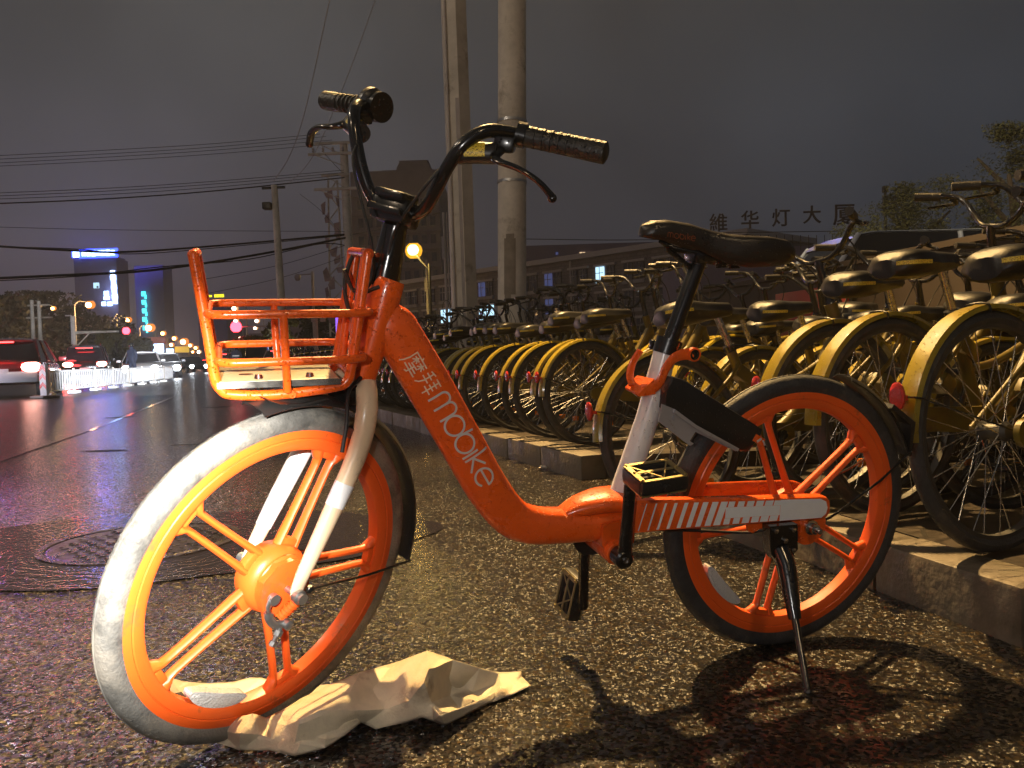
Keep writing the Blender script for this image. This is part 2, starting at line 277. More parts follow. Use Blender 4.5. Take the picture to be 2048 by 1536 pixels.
# ---- the asphalt, wet, with stones that catch the lamps
def asphalt():
    m = bpy.data.materials.new('wet_asphalt'); m.use_nodes = True; t = m.node_tree; b = t.nodes['Principled BSDF']; nn = t.nodes.new; lk = t.links.new
    tcn = nn('ShaderNodeTexCoord')
    v = nn('ShaderNodeTexVoronoi'); v.inputs['Scale'].default_value = 135; lk(tcn.outputs['Object'], v.inputs[0])
    v2 = nn('ShaderNodeTexVoronoi'); v2.inputs['Scale'].default_value = 330; lk(tcn.outputs['Object'], v2.inputs[0])
    n = nn('ShaderNodeTexNoise'); n.inputs['Scale'].default_value = 1.3; n.inputs['Detail'].default_value = 7; lk(tcn.outputs['Object'], n.inputs[0])
    n2 = nn('ShaderNodeTexNoise'); n2.inputs['Scale'].default_value = 34; n2.inputs['Detail'].default_value = 4; lk(tcn.outputs['Object'], n2.inputs[0])
    vc = nn('ShaderNodeSeparateColor'); lk(v.outputs['Color'], vc.inputs[0])
    r = nn('ShaderNodeValToRGB'); lk(vc.outputs[0], r.inputs[0]); e = r.color_ramp.elements
    e[0].position = 0; e[0].color = (.004, .0032, .0025, 1); e[1].position = 1; e[1].color = (.075, .052, .026, 1); k = e.new(.76); k.color = (.010, .0075, .005, 1)
    mxx = nn('ShaderNodeMix'); mxx.data_type = 'RGBA'; mxx.blend_type = 'MULTIPLY'; mxx.inputs[0].default_value = .8
    cr = nn('ShaderNodeMapRange'); cr.inputs[1].default_value = .3; cr.inputs[2].default_value = .75; cr.inputs[3].default_value = .4; cr.inputs[4].default_value = 1.5; lk(n.outputs[0], cr.inputs[0])
    sc = nn('ShaderNodeVectorMath'); sc.operation = 'SCALE'; lk(r.outputs[0], sc.inputs[0]); lk(cr.outputs[0], sc.inputs['Scale']); lk(sc.outputs[0], b.inputs['Base Color'])
    # smoother, wetter running lanes away from the gutter
    sep = nn('ShaderNodeSeparateXYZ'); lk(tcn.outputs['Object'], sep.inputs[0])
    lane = nn('ShaderNodeMath'); lane.operation = 'MULTIPLY_ADD'; lk(sep.outputs['X'], lane.inputs[0]); lane.inputs[1].default_value = -.9; 
    ly = nn('ShaderNodeMath'); ly.operation = 'MULTIPLY'; lk(sep.outputs['Y'], ly.inputs[0]); ly.inputs[1].default_value = .35; lk(ly.outputs[0], lane.inputs[2])
    nm = nn('ShaderNodeMath'); nm.operation = 'MULTIPLY_ADD'; lk(n.outputs[0], nm.inputs[0]); nm.inputs[1].default_value = 2.2; lk(lane.outputs[0], nm.inputs[2])
    lr = nn('ShaderNodeMapRange'); lr.inputs[1].default_value = 3.2; lr.inputs[2].default_value = 7.2; lr.inputs[3].default_value = 1.0; lr.inputs[4].default_value = .13; lk(nm.outputs[0], lr.inputs[0])
    rr_ = nn('ShaderNodeMapRange'); rr_.inputs[1].default_value = .07; rr_.inputs[2].default_value = 1; rr_.inputs[3].default_value = .27; rr_.inputs[4].default_value = .13; lk(lr.outputs[0], rr_.inputs[0]); # only some of the stones are polished
    pol = nn('ShaderNodeMapRange'); pol.inputs[1].default_value = .30; pol.inputs[2].default_value = .55; pol.inputs[3].default_value = .20; pol.inputs[4].default_value = 0.0; lk(vc.outputs[2], pol.inputs[0])
    pm = nn('ShaderNodeMath'); pm.operation = 'MULTIPLY_ADD'; lk(pol.outputs[0], pm.inputs[0]); lk(lr.outputs[0], pm.inputs[1]); lk(rr_.outputs[0], pm.inputs[2]); lk(pm.outputs[0], b.inputs['Roughness'])
    sl = nn('ShaderNodeMapRange'); sl.inputs[1].default_value = .30; sl.inputs[2].default_value = .6; sl.inputs[3].default_value = .22; sl.inputs[4].default_value = 1.0; lk(vc.outputs[2], sl.inputs[0])
    sm = nn('ShaderNodeMix'); sm.data_type = 'FLOAT'; lk(lr.outputs[0], sm.inputs[0]); sm.inputs[2].default_value = .55; lk(sl.outputs[0], sm.inputs[3]); lk(sm.outputs[0], b.inputs['Specular IOR Level'])
    cm = nn('ShaderNodeMapRange'); cm.inputs[1].default_value = .62; cm.inputs[2].default_value = .68; lk(vc.outputs[2], cm.inputs[0]); cw = nn('ShaderNodeMath'); cw.operation = 'MULTIPLY'; lk(cm.outputs[0], cw.inputs[0]); lk(lr.outputs[0], cw.inputs[1]); lk(cw.outputs[0], b.inputs['Coat Weight']); b.inputs['Coat Roughness'].default_value = .16; b.inputs['Coat IOR'].default_value = 1.8
    ad_ = nn('ShaderNodeMath'); ad_.operation = 'MULTIPLY_ADD'; lk(v2.outputs['Distance'], ad_.inputs[0]); ad_.inputs[1].default_value = .4; lk(v.outputs['Distance'], ad_.inputs[2])
    ad2 = nn('ShaderNodeMath'); ad2.operation = 'MULTIPLY_ADD'; lk(n2.outputs[0], ad2.inputs[0]); ad2.inputs[1].default_value = -.35; lk(ad_.outputs[0], ad2.inputs[2])
    # every stone lies at its own small tilt
    tv = nn('ShaderNodeVectorMath'); tv.operation = 'SUBTRACT'; lk(v.outputs['Color'], tv.inputs[0]); tv.inputs[1].default_value = (.5, .5, .5)
    tm = nn('ShaderNodeVectorMath'); tm.operation = 'MULTIPLY'; lk(tv.outputs[0], tm.inputs[0]); tm.inputs[1].default_value = (1.05, 1.05, 0)
    ts = nn('ShaderNodeVectorMath'); ts.operation = 'SCALE'; lk(tm.outputs[0], ts.inputs[0]); lk(lr.outputs[0], ts.inputs['Scale'])
    ta = nn('ShaderNodeVectorMath'); ta.operation = 'ADD'; lk(ts.outputs[0], ta.inputs[0]); ta.inputs[1].default_value = (0, 0, 1)
    tn = nn('ShaderNodeVectorMath'); tn.operation = 'NORMALIZE'; lk(ta.outputs[0], tn.inputs[0])
    bp = nn('ShaderNodeBump'); bp.invert = True; lk(tn.outputs[0], bp.inputs['Normal']); bp.inputs['Distance'].default_value = .0013; lk(lr.outputs[0], bp.inputs['Strength']); lk(ad2.outputs[0], bp.inputs['Height']); lk(bp.outputs[0], b.inputs['Normal'])
    return m
M['asphalt'] = asphalt()
def wetpatch():
    m = bpy.data.materials.new('smooth_wet_asphalt'); m.use_nodes = True; t = m.node_tree; b = t.nodes['Principled BSDF']; nn = t.nodes.new; lk = t.links.new
    b.inputs['Base Color'].default_value = (.016, .013, .016, 1); b.inputs['Roughness'].default_value = .16
    tcn = nn('ShaderNodeTexCoord'); wv = nn('ShaderNodeTexWave'); wv.wave_type = 'RINGS'; wv.rings_direction = 'Z'; wv.inputs['Scale'].default_value = 7; wv.inputs['Distortion'].default_value = 9; wv.inputs['Detail'].default_value = 3; wv.inputs['Detail Scale'].default_value = 3
    lk(tcn.outputs['Object'], wv.inputs[0]); n = nn('ShaderNodeTexNoise'); n.inputs['Scale'].default_value = 60; n.inputs['Detail'].default_value = 5; lk(tcn.outputs['Object'], n.inputs[0])
    a = nn('ShaderNodeMath'); a.operation = 'MULTIPLY_ADD'; lk(n.outputs[0], a.inputs[0]); a.inputs[1].default_value = .7; lk(wv.outputs[1], a.inputs[2])
    bp = nn('ShaderNodeBump'); bp.inputs['Strength'].default_value = .35; bp.inputs['Distance'].default_value = .003; lk(a.outputs[0], bp.inputs['Height']); lk(bp.outputs[0], b.inputs['Normal'])
    return m
M['wetpatch'] = wetpatch()
def paver():
    m = bpy.data.materials.new('sidewalk_pavers'); m.use_nodes = True; t = m.node_tree; b = t.nodes['Principled BSDF']; nn = t.nodes.new; lk = t.links.new
    tcn = nn('ShaderNodeTexCoord'); mp = nn('ShaderNodeMapping'); mp.inputs['Rotation'].default_value = (0, 0, R(21)); lk(tcn.outputs['Object'], mp.inputs[0])
    br = nn('ShaderNodeTexBrick'); lk(mp.outputs[0], br.inputs[0]); br.inputs['Scale'].default_value = 1; br.inputs['Brick Width'].default_value = .24; br.inputs['Row Height'].default_value = .12; br.inputs['Mortar Size'].default_value = .006
    br.inputs['Color1'].default_value = (.030, .022, .016, 1); br.inputs['Color2'].default_value = (.05, .037, .026, 1); br.inputs['Mortar'].default_value = (.02, .016, .012, 1)
    n = nn('ShaderNodeTexNoise'); n.inputs['Scale'].default_value = 7; n.inputs['Detail'].default_value = 8; lk(tcn.outputs['Object'], n.inputs[0])
    cr = nn('ShaderNodeMapRange'); cr.inputs[1].default_value = .3; cr.inputs[2].default_value = .7; cr.inputs[3].default_value = .5; cr.inputs[4].default_value = 1.3; lk(n.outputs[0], cr.inputs[0])
    sc = nn('ShaderNodeVectorMath'); sc.operation = 'SCALE'; lk(br.outputs[0], sc.inputs[0]); lk(cr.outputs[0], sc.inputs['Scale']); lk(sc.outputs[0], b.inputs['Base Color'])
    b.inputs['Roughness'].default_value = .42
    a = nn('ShaderNodeMath'); a.operation = 'MULTIPLY_ADD'; lk(n.outputs[0], a.inputs[0]); a.inputs[1].default_value = .5; iv = nn('ShaderNodeMath'); iv.operation = 'MULTIPLY'; iv.inputs[1].default_value = -1; lk(br.outputs['Fac'], iv.inputs[0]); lk(iv.outputs[0], a.inputs[2])
    bp = nn('ShaderNodeBump'); bp.inputs['Strength'].default_value = .7; bp.inputs['Distance'].default_value = .006; lk(a.outputs[0], bp.inputs['Height']); lk(bp.outputs[0], b.inputs['Normal'])
    return m
M['paver'] = paver()
def brickwall():
    m = bpy.data.materials.new('dark_brick_wall'); m.use_nodes = True; t = m.node_tree; b = t.nodes['Principled BSDF']; nn = t.nodes.new; lk = t.links.new
    tcn = nn('ShaderNodeTexCoord'); sp_ = nn('ShaderNodeSeparateXYZ'); lk(tcn.outputs['Object'], sp_.inputs[0]); cb = nn('ShaderNodeCombineXYZ'); lk(sp_.outputs['X'], cb.inputs['X']); lk(sp_.outputs['Z'], cb.inputs['Y'])
    br = nn('ShaderNodeTexBrick'); lk(cb.outputs[0], br.inputs[0]); br.inputs['Scale'].default_value = 1; br.inputs['Brick Width'].default_value = .9; br.inputs['Row Height'].default_value = .35; br.inputs['Mortar Size'].default_value = .03
    br.inputs['Color1'].default_value = (.20, .17, .17, 1); br.inputs['Color2'].default_value = (.15, .125, .13, 1); br.inputs['Mortar'].default_value = (.11, .09, .095, 1)
    lk(br.outputs[0], b.inputs['Base Color']); b.inputs['Roughness'].default_value = .85; return m
M['brick'] = brickwall()
# ================================================================== THE SETTING
def struct(name, mb, m, flat=True):
    o = mb.build(name, m, flat=flat); o['kind'] = 'structure'; return o
b = MB(); b.add([(-900, -60, -.0), (900, -60, -.0), (900, 1500, -.0), (-900, 1500, -.0)], [(0, 1, 2, 3)]); struct('road', b, M['asphalt'])
KA = [(.35, 4.33), (-1.63, 9.48), (-4.9, 18.0), (-14.2, 42.2), (-30, 90)]
def slab(name, poly, z0, z1, m):
    b = MB(); b.prism(poly, lambda x, y, t: Vector((x, y, t)), z0, z1); return struct(name, b, m)
off = .16
slab('sidewalk', [(.35 + off, 4.335)] + [(x + off, y) for x, y in KA[1:]] + [(20, 90), (14, 4.335)], -.3, .125, M['paver'])
slab('sidewalk', [(1.01 + .02, 2.62), (1.12, 2.22), (1.24, 1.76), (1.50, .8), (2.2, -2), (14, -2), (14, 2.62)], -.3, .127, M['paver'])
slab('driveway', [(.62, 4.331), (.66, 3.4), (.90, 2.624), (14, 2.624), (14, 4.331)], -.3, .045, M['paver'])
def kerbrun(pts, wdt, z, seg, gap=.006):
    b = MB(); rnd = random.Random(3)
    for (x0, y0), (x1, y1) in zip(pts[:-1], pts[1:]):
        L = math.hypot(x1 - x0, y1 - y0); n = max(1, round(L / seg)); dx, dy = (x1 - x0) / L, (y1 - y0) / L; nx, ny = dy, -dx
        if nx < 0: nx, ny = -nx, -ny
        ang = math.atan2(dy, dx)
        for i in range(n):
            s = (i + .5) / n * L; cx_, cy_ = x0 + dx * s + nx * wdt / 2, y0 + dy * s + ny * wdt / 2
            h = z + rnd.uniform(-.004, .004)
            b.box((cx_ + nx * rnd.uniform(-.004, .004), cy_, h / 2 - .1), (L / n - gap, wdt, h + .2), Matrix.Rotation(ang + rnd.uniform(-.006, .006), 3, 'Z'), .012)
    return b
struct('kerb', kerbrun(KA, .15, .13, .55), M['kerb'], False)
struct('kerb', kerbrun([(.875, 2.61), (.96, 2.22), (1.08, 1.76), (1.34, .8), (2.0, -2)], .15, .131, .62), M['kerb'], False)
struct('kerb', kerbrun([(.50, 4.30), (.56, 3.5), (.80, 2.66)], .12, .05, .5), M['kerb'], False)
# smooth worn ring of asphalt round a manhole
b = MB(); n = 96; cxm, cym = 0, 0; vs = [(0, 0, .004)]
for k in range(n):
    a = 2 * math.pi * k / n; rr_ = 1 + .05 * math.sin(3 * a + 1) + .03 * math.sin(7 * a)
    vs.append((1.0 * rr_ * math.cos(a), .62 * rr_ * math.sin(a), .004))
b.add(vs, [(0, k + 1, (k + 1) % n + 1) for k in range(n)]); o = struct('road_patch', b, M['wetpatch']); o.location = (-1.35, 3.12, 0)
M['iron'] = mat('worn_cast_iron', (.035, .03, .03), .28, .6, rvar=.12, bump=.4, bscale=90)
mh = thing('manhole_cover', 'round iron manhole cover set in the wet road left of the front wheel', 'manhole cover', (-1.42, 3.12, 0))
b = MB(); b.lathe([(.33, .004), (.33, .007), (.355, .007), (.355, .004)], axis='Z', seg=64); b.build('rim', M['iron'], mh)
b = MB(); b.lathe([(0, .006), (.315, .006), (.32, .004)], axis='Z', seg=64)
for i in range(-9, 10):
    for j in range(-9, 10):
        x, y = i * .034, j * .034
        if x * x + y * y < .29 ** 2 and (i + j) % 2 == 0: b.box((x, y, .0068), (.026, .009, .003), Matrix.Rotation(R(45 if i % 2 else -45), 3, 'Z'))
b.build('cover_plate', M['iron'], mh, flat=True)
# dips worn into the asphalt and a thin joint line across the lane
M['crack'] = mat('dark_joint', (.012, .010, .010), .5, bump=.5, bscale=50); M['jointwet'] = mat('wet_joint_edge', (.10, .09, .09), .12)
b = MB(); pts = [gr(0, 925), gr(90, 893), gr(180, 862), gr(240, 838), gr(300, 813), gr(345, 795)]
for i in range(len(pts) - 1):
    p, q = pts[i], pts[i + 1]; d = (q - p).normalized(); nrm = Vector((-d.y, d.x, 0)); wv = .012 if i < 2 else .03
    b.add([p - nrm * wv + Vector((0, 0, .004)), p + nrm * wv + Vector((0, 0, .004)), q + nrm * wv + Vector((0, 0, .004)), q - nrm * wv + Vector((0, 0, .004))], [(0, 1, 2, 3)], 0 if i < 2 else 1)
struct('road_joint', b, [M['crack'], M['jointwet']])
for (px, py, rx, ry) in [(210, 902, .19, .05), (385, 890, .2, .06), (430, 815, .25, .1), (240, 835, .22, .09), (640, 858, .2, .08)]:
    p = gr(px, py); b = MB(); nn_ = 28; vs = [(0, 0, 0)] + [(rx * math.cos(a) * (1 + .15 * math.sin(5 * a + px)), ry * math.sin(a) * (1 + .2 * math.sin(3 * a + py)), 0) for a in [2 * math.pi * k / nn_ for k in range(nn_)]]
    b.add(vs, [(0, k + 1, (k + 1) % nn_ + 1) for k in range(nn_)]); o = struct('road_crack', b, M['crack']); o.location = (p.x, p.y, .004)

# ================================================================== THE ORANGE BICYCLE
RT = .305
Ml = Matrix(((-0.945, 0.324, 0.047), (-0.327, -0.935, -0.136), (0.0, -0.144, 0.990)))
HEAD, LEAN = R(19.0973), R(8.2549)
fwd = Vector((-math.cos(HEAD), -math.sin(HEAD), 0)); lft = Vector((math.sin(HEAD), -math.cos(HEAD), 0))
M0 = Matrix((fwd, lft, Vector((0, 0, 1)))).transposed()
Ml = M0 @ Matrix.Rotation(-LEAN, 3, 'X')
bike = thing('bicycle', 'orange shared bicycle with front basket standing on its kickstand in the foreground', 'bicycle')
bike.matrix_world = Matrix.Translation((.5795, 1.8445, 0)) @ Ml.to_4x4()
A0 = Vector((1.056, 0, .292)); AX = Vector((-.3043, 0, .9526))
def steer(a): return Matrix.Translation(A0) @ Matrix.Rotation(R(a), 4, AX) @ Matrix.Translation(-A0)
SF, SB = steer(33.9), steer(41.0)
HUB = Vector((1.0967, 0, RT))
def part(mb, name, m, parent=bike, mtx=None, **k):
    o = mb.build(name, m, parent, **k)
    if mtx is not None: o.matrix_local = mtx
    return o
def make_wheel(c, ang0, parent, mtx, hubr, reflang):
    hold = empty('wheel'); hold.parent = parent
    if mtx is not None: hold.matrix_local = mtx
    # tyre with knobs at the shoulder
    b = MB(); prof = [(.268, -.016), (.280, -.0215), (.292, -.0205), (.3005, -.014), (.305, -.005), (.305, .005), (.3005, .014), (.292, .0205), (.280, .0215), (.268, .016)]
    b.lathe(prof, c, 'Y', 120)
    for k in range(110):
        a = 2 * math.pi * k / 110
        for sd in (-1, 1):
            rot = Matrix.Rotation(-a, 3, 'Y') @ Matrix.Rotation(sd * R(22), 3, 'Z')
            b.box(c + Vector((.2950 * math.cos(a), sd * .0128, .2950 * math.sin(a))), (.0045, .010, .0050), Matrix.Rotation(-a, 3, 'Y') @ Matrix.Rotation(sd * R(-38), 3, 'Z'))
    for dy in (0, ):
        b.lathe([(.3052, dy - .002), (.3066, dy - .0015), (.3066, dy + .0015), (.3052, dy + .002)], c, 'Y', 120)
    b.build('tyre', M['rubber_dusty'] if hubr > .05 else M['rubber'], hold, angle=35)
    b = MB()
    prof = [(.272, -.0165), (.270, -.0175), (.257, -.0175), (.2555, -.0160), (.2535, -.0175), (.241, -.0165), (.2345, -.0125), (.2325, 0), (.2345, .0125), (.241, .0165), (.2535, .0175), (.2555, .0160), (.257, .0175), (.270, .0175), (.272, .0165)]
    b.lathe(prof, c, 'Y', 128, closed=True)
    for k in range(5):
        a = R(ang0 + 72 * k); d = Vector((math.cos(a), 0, math.sin(a))); nrm = Vector((-math.sin(a), 0, math.cos(a)))
        for sd in (-1, 1):
            w0, w1 = .0185, .0155
            pts = [c + d * (hubr * .75) + nrm * sd * w0, c + d * .12 + nrm * sd * .0165, c + d * .206 + nrm * sd * w1, c + d * .222 + nrm * sd * (w1 + .004), c + d * .237 + nrm * sd * (w1 + .012)]
            b.tube(pts, [(.0075, .011), (.0062, .009), (.0062, .009), (.0085, .011), (.014, .012)], 10, up=nrm, smooth=3)
        # web closing the slot at the rim and the hub
        b.box(c + d * .2295, (.016, .017, .03), Matrix.Rotation(-a, 3, 'Y'), .004)
        b.box(c + d * (hubr * 1.02), (.02, .018, .034), Matrix.Rotation(-a, 3, 'Y'), .004)
    if hubr > .05:   # drum hub
        b.lathe([(0, -.03), (.045, -.03), (.056, -.024), (.060, -.012), (.062, .0), (.062, .012), (.058, .024), (.052, .028), (.052, .032), (.048, .036), (.0, .036)], c, 'Y', 48)
    else:
        b.lathe([(0, -.045), (.03, -.045), (.04, -.02), (.05, -.012), (.05, .012), (.04, .02), (.03, .045), (0, .045)], c, 'Y', 40)
    b.build('rim', M['orange_rim'], hold, angle=38)
    # long oval reflector between two spokes
    a = R(reflang); b = MB(); d = Vector((math.cos(a), 0, math.sin(a))); q = Vector((-math.sin(a), 0, math.cos(a)))
    poly = []
    for k in range(24):
        t = 2 * math.pi * k / 24; u = .062 * math.copysign(abs(math.cos(t)) ** .8, math.cos(t)); v = .0135 * math.copysign(abs(math.sin(t)) ** .9, math.sin(t)) - .10 * 0
        poly.append((u, v))
    fn = lambda u, v, y: c + d * (.222 - u * u * 2.2 + v) + q * u + Vector((0, y, 0))
    b.prism(poly, fn, -.006, .014); b.prism([(p_[0] * .8, p_[1] * .6) for p_ in poly], fn, .014, .0165)
    for sd in (-1, 1): b.lathe([(0, .017), (.003, .017), (.003, .014)], c + d * (.222 - .0065) + q * sd * .054, 'Y', 12)
    b.build('reflector', M['clear_refl'], hold)
    return hold
fw = make_wheel(HUB, 46.5, bike, SF, .062, -56 + -4); fw.name = 'front_wheel'
rw = make_wheel(Vector((0, 0, RT)), 67.5, bike, None, .045, -40.8 + 180 * 0 - 1); rw.name = 'rear_wheel'
# the reflector of the front wheel hangs low between two spokes
# ---- frame
def super_tube(pts, ab, n=2.6, seg=28, smooth=5):
    pts = [Vector(p) for p in pts]; pts, ab = crom(pts, ab, smooth); rings = []
    for i, p in enumerate(pts):
        t = (pts[min(i + 1, len(pts) - 1)] - pts[max(i - 1, 0)]).normalized(); nr = Vector((-t.z, 0, t.x)); ring = []
        for k in range(seg):
            a = 2 * math.pi * k / seg; ca, sa = math.cos(a), math.sin(a)
            ring.append(p + nr * (ab[i][0] * math.copysign(abs(ca) ** (2 / n), ca)) + Vector((0, ab[i][1] * math.copysign(abs(sa) ** (2 / n), sa), 0)))
        rings.append(ring)
    return rings
P0 = Vector((.855, 0, .732)); DD = Vector((-.491, 0, -.871)); UU = Vector((.871, 0, -.491)); TB, TA = .029, .041
b = MB()
b.loft(super_tube([tuple(P0 - DD * .055 + UU * .012), tuple(P0 - DD * .03 + UU * .012), tuple(P0 + UU * .012), tuple(P0 + DD * .12 + UU * .01), tuple(P0 + DD * .25 + UU * .01), tuple(P0 + DD * .35 + UU * .01), (.645, 0, .361), (.600, 0, .338), (.54, 0, .331), (.474, 0, .329), (.415, 0, .335)],
    [(.012, .012), (.030, .022), (.0415, .027), (.0425, .029), (.041, .029), (.0405, .029), (.039, .030), (.037, .032), (.034, .036), (.033, .042), (.032, .045)]))
b.tube([(.8735, 0, .812), (.8755, 0, .806), (.883, 0, .782), (.905, 0, .70), (.926, 0, .632)], [.027, .0285, .029, .0265, .0235], 28, smooth=3)
# shoulder of the two stays and the far stay
b.loft(super_tube([(.545, 0, .352), (.50, 0, .366), (.45, 0, .374), (.40, 0, .372), (.36, 0, .365)], [(.008, .02), (.018, .036), (.02, .05), (.02, .062), (.02, .064)], 2.4))
b.tube([(.47, -.03, .352), (.40, -.062, .356), (.33, -.073, .350), (.10, -.075, .341), (-.05, -.075, .333), (-.09, -.075, .331)], [(.02, .014), (.024, .012), (.022, .010), (.021, .010), (.021, .010), (.012, .008)], 14, up=(0, 0, 1), smooth=4)
b.prism([(.47, .34), (.47, .30), (.452, .268), (.437, .262), (.424, .268), (.40, .30), (.40, .35)], lambda x, z, y: Vector((x, y, z)), -.045, .050)
b.lathe([(0, -.055), (.021, -.055), (.024, -.05), (.024, .058), (.021, .063), (0, .063)], (.442, 0, .283), 'Y', 28)
# rear dropouts
for y0, y1 in ((.064, .072), (-.07, -.064)):
    poly = [(.03 + .04 * 0, .345)] + [(.0 + .043 * math.cos(a) * (1.0), .300 + .043 * math.sin(a)) for a in [R(20 - 14 * k) for k in range(18)]] + [(-.045, .345)]
    b.prism(poly, lambda x, z, y: Vector((x, y, z)), y0, y1)
b.prism([(.155, .33), (.150, .302), (.138, .296), (.125, .302), (.10, .318), (.04, .318), (.04, .335)], lambda x, z, y: Vector((x, y, z)), .064, .070)
frame = part(b, 'frame', M['orange'])
# ---- lettering on the down tube
def surf(s, t, e=.0006):
    q = min(.98, abs((t - .01) / TA)); y = TB * (1 - q ** 2.6) ** (1 / 2.6)
    return P0 + DD * s + UU * t + Vector((0, y + e, 0))
def ribbons(strokes, sx, sc, wd, mb, fnc, ox=0.0, oy=0.0, e0=.0006, taper=0):
    for si, st in enumerate(strokes):
        pts = [Vector((x, y)) for x, y in st]; fine = []
        for p, q in zip(pts[:-1], pts[1:]):
            k = max(1, int((q - p).length * sc / .004))
            fine += [p.lerp(q, i / k) for i in range(k)]
        fine.append(pts[-1]); vs = []
        for i, p in enumerate(fine):
            t1 = (fine[min(i + 1, len(fine) - 1)] - p); t0 = (p - fine[max(i - 1, 0)])
            d0 = t0.normalized() if t0.length > 1e-6 else t1.normalized(); d1 = t1.normalized() if t1.length > 1e-6 else d0
            tt = (d0 + d1); tt = tt.normalized() if tt.length > .2 else d1
            nr = Vector((-tt.y, tt.x)); m = 1 / max(.6, nr.dot(Vector((-d1.y, d1.x))))
            for sd in (-1, 1):
                q = p * sc + nr * sd * wd * m
                vs.append(fnc(sx + ox + q.x, oy + q.y, e0 + .00018 * si))
        mb.add(vs, [(2 * i, 2 * i + 1, 2 * i + 3, 2 * i + 2) for i in range(len(fine) - 1)])
def arc(cx_, cy_, r, a0, a1, n=18, ry=None): return [(cx_ + r * math.cos(R(a0 + (a1 - a0) * k / n)), cy_ + (ry or r) * math.sin(R(a0 + (a1 - a0) * k / n))) for k in range(n + 1)]
G = {'m': [[(-.62, -.5), (-.62, .22)] + arc(-.34, .22, .28, 180, 0, 10) + [(-.06, -.5)], [(-.06, .1)] + arc(.24, .22, .30, 160, 0, 10) + [(.54, -.5)]],
     'o': [arc(0, 0, .5, 90, 450, 28)], 'b': [arc(0, 0, .5, 150, 510, 28), [(-.5, -.05), (-.47, .35), (-.40, .72)]], 'i': [[(0, -.5), (0, .42)]],
     'k': [[(-.34, -.5), (-.34, .95)], [(.34, .45), (-.28, .0), (.38, -.5)]], 'e': [[(-.46, .04), (.48, .04)] + arc(0, 0, .5, 5, 318, 26)]}
MO = [[(.50, 1.0), (.55, .92)], [(.97, .88), (.12, .88), (.13, .5), (.08, .2), (0, .02)], [(.22, .73), (.55, .73)], [(.39, .82), (.39, .50)], [(.37, .70), (.24, .55)], [(.41, .70), (.53, .58)],
      [(.60, .73), (.95, .73)], [(.78, .82), (.78, .50)], [(.76, .70), (.63, .55)], [(.80, .70), (.94, .57)], [(.78, .46), (.36, .43)], [(.30, .31), (.88, .31)], [(.20, .17), (.98, .17)], [(.58, .44), (.58, .05), (.47, .0)]]
BAI = [[(.42, .97), (.1, .90)], [(.05, .70), (.46, .70)], [(.02, .46), (.48, .46)], [(.27, .93), (.26, .4), (.18, .15), (.05, 0)], [(.55, .93), (.96, .93)], [(.57, .71), (.93, .71)], [(.57, .49), (.93, .49)], [(.50, .26), (1.0, .26)], [(.745, .93), (.745, 0)]]
tsurf = lambda s, t, e: surf(s, .0085 - t, e)
b = MB()
for ch, s, sc in [('m', .162, .0385), ('o', .2035, .037), ('b', .2430, .036), ('i', .2665, .036), ('k', .2860, .034), ('e', .3190, .034)]:
    ribbons(G[ch], s, sc, .0020, b, tsurf)
part(b, 'lettering', M['decal'], flat=True)
b = MB()
ribbons([[(x - .5, y - .5) for x, y in st] for st in MO], .067, .040, .00125, b, tsurf, oy=-.008)
ribbons([[(x - .5, y - .5) for x, y in st] for st in BAI], .110, .038, .00125, b, tsurf, oy=-.003)
part(b, 'lettering', M['decal_warm'], flat=True)
# ---- shaft cover on the near side, with the reflecting bands
b = MB()
cov = [(.43, .3915), (.425, .326), (.35, .3255), (.06, .3155), (-.030, .3105), (-.044, .316), (-.050, .327), (-.047, .350), (-.036, .3605), (-.02, .3625), (.15, .3735), (.40, .3915)]
def cover_prism(poly, y0, y1, bev):
    cxx = sum(p[0] for p in poly) / len(poly); czz = sum(p[1] for p in poly) / len(poly)
    def ring(k, y): return [Vector((x + (cxx - x) * k * .18, y, z + (czz - z) * k)) for x, z in poly]
    return [ring(bev, y0), ring(0, y0 + .003), ring(0, y1 - .003), ring(bev, y1)]
b.loft(cover_prism(cov, .050, .0765, .09)); part(b, 'shaft_cover', M['orange'])
b = MB(); zt = lambda x: .3625 + (x + .02) * .0685 - .0045; zb_ = lambda x: .3115 + (x + .03) * .0325 + .0045
def pq(x, f): return Vector((x, .0775, zb_(x) + (zt(x) - zb_(x)) * f))
b.add([pq(.080, 0), pq(.080, 1), pq(-.02, 1), pq(-.035, .85), pq(-.040, .5), pq(-.037, .2), pq(-.026, 0)], [tuple(range(7))])
for i, (px, wpx) in enumerate([(1284, 2), (1302, 3), (1320, 4.5), (1339, 6), (1359, 7.5), (1378, 9), (1396, 10.5), (1415, 12), (1433, 13.5)]):
    x = .412 - (px - 1273) * .00118; ww = wpx * .00118 / 2; sl = .008
    b.add([pq(x + ww + sl, .02), pq(x + ww - sl, .98), pq(x - ww - sl, .98), pq(x - ww + sl, .02)], [(0, 1, 2, 3)])
b.add([pq(.212, .28), pq(.212, .74), pq(.0805, .74), pq(.0805, .28)], [(0, 1, 2, 3)])
for i in range(6):
    x = .203 - i * .0225; ww = .0072 + i * .0006; sl = .003
    b.add([pq(x + ww - sl, .745), pq(x + ww - sl * 2, .98), pq(x - ww - sl * 2, .98), pq(x - ww - sl, .745)], [(0, 1, 2, 3)])
    b.add([pq(x + ww + sl * 2, .02), pq(x + ww + sl, .275), pq(x - ww + sl, .275), pq(x - ww + sl * 2, .02)], [(0, 1, 2, 3)])
part(b, 'reflective_band', M['reflect'], flat=True)
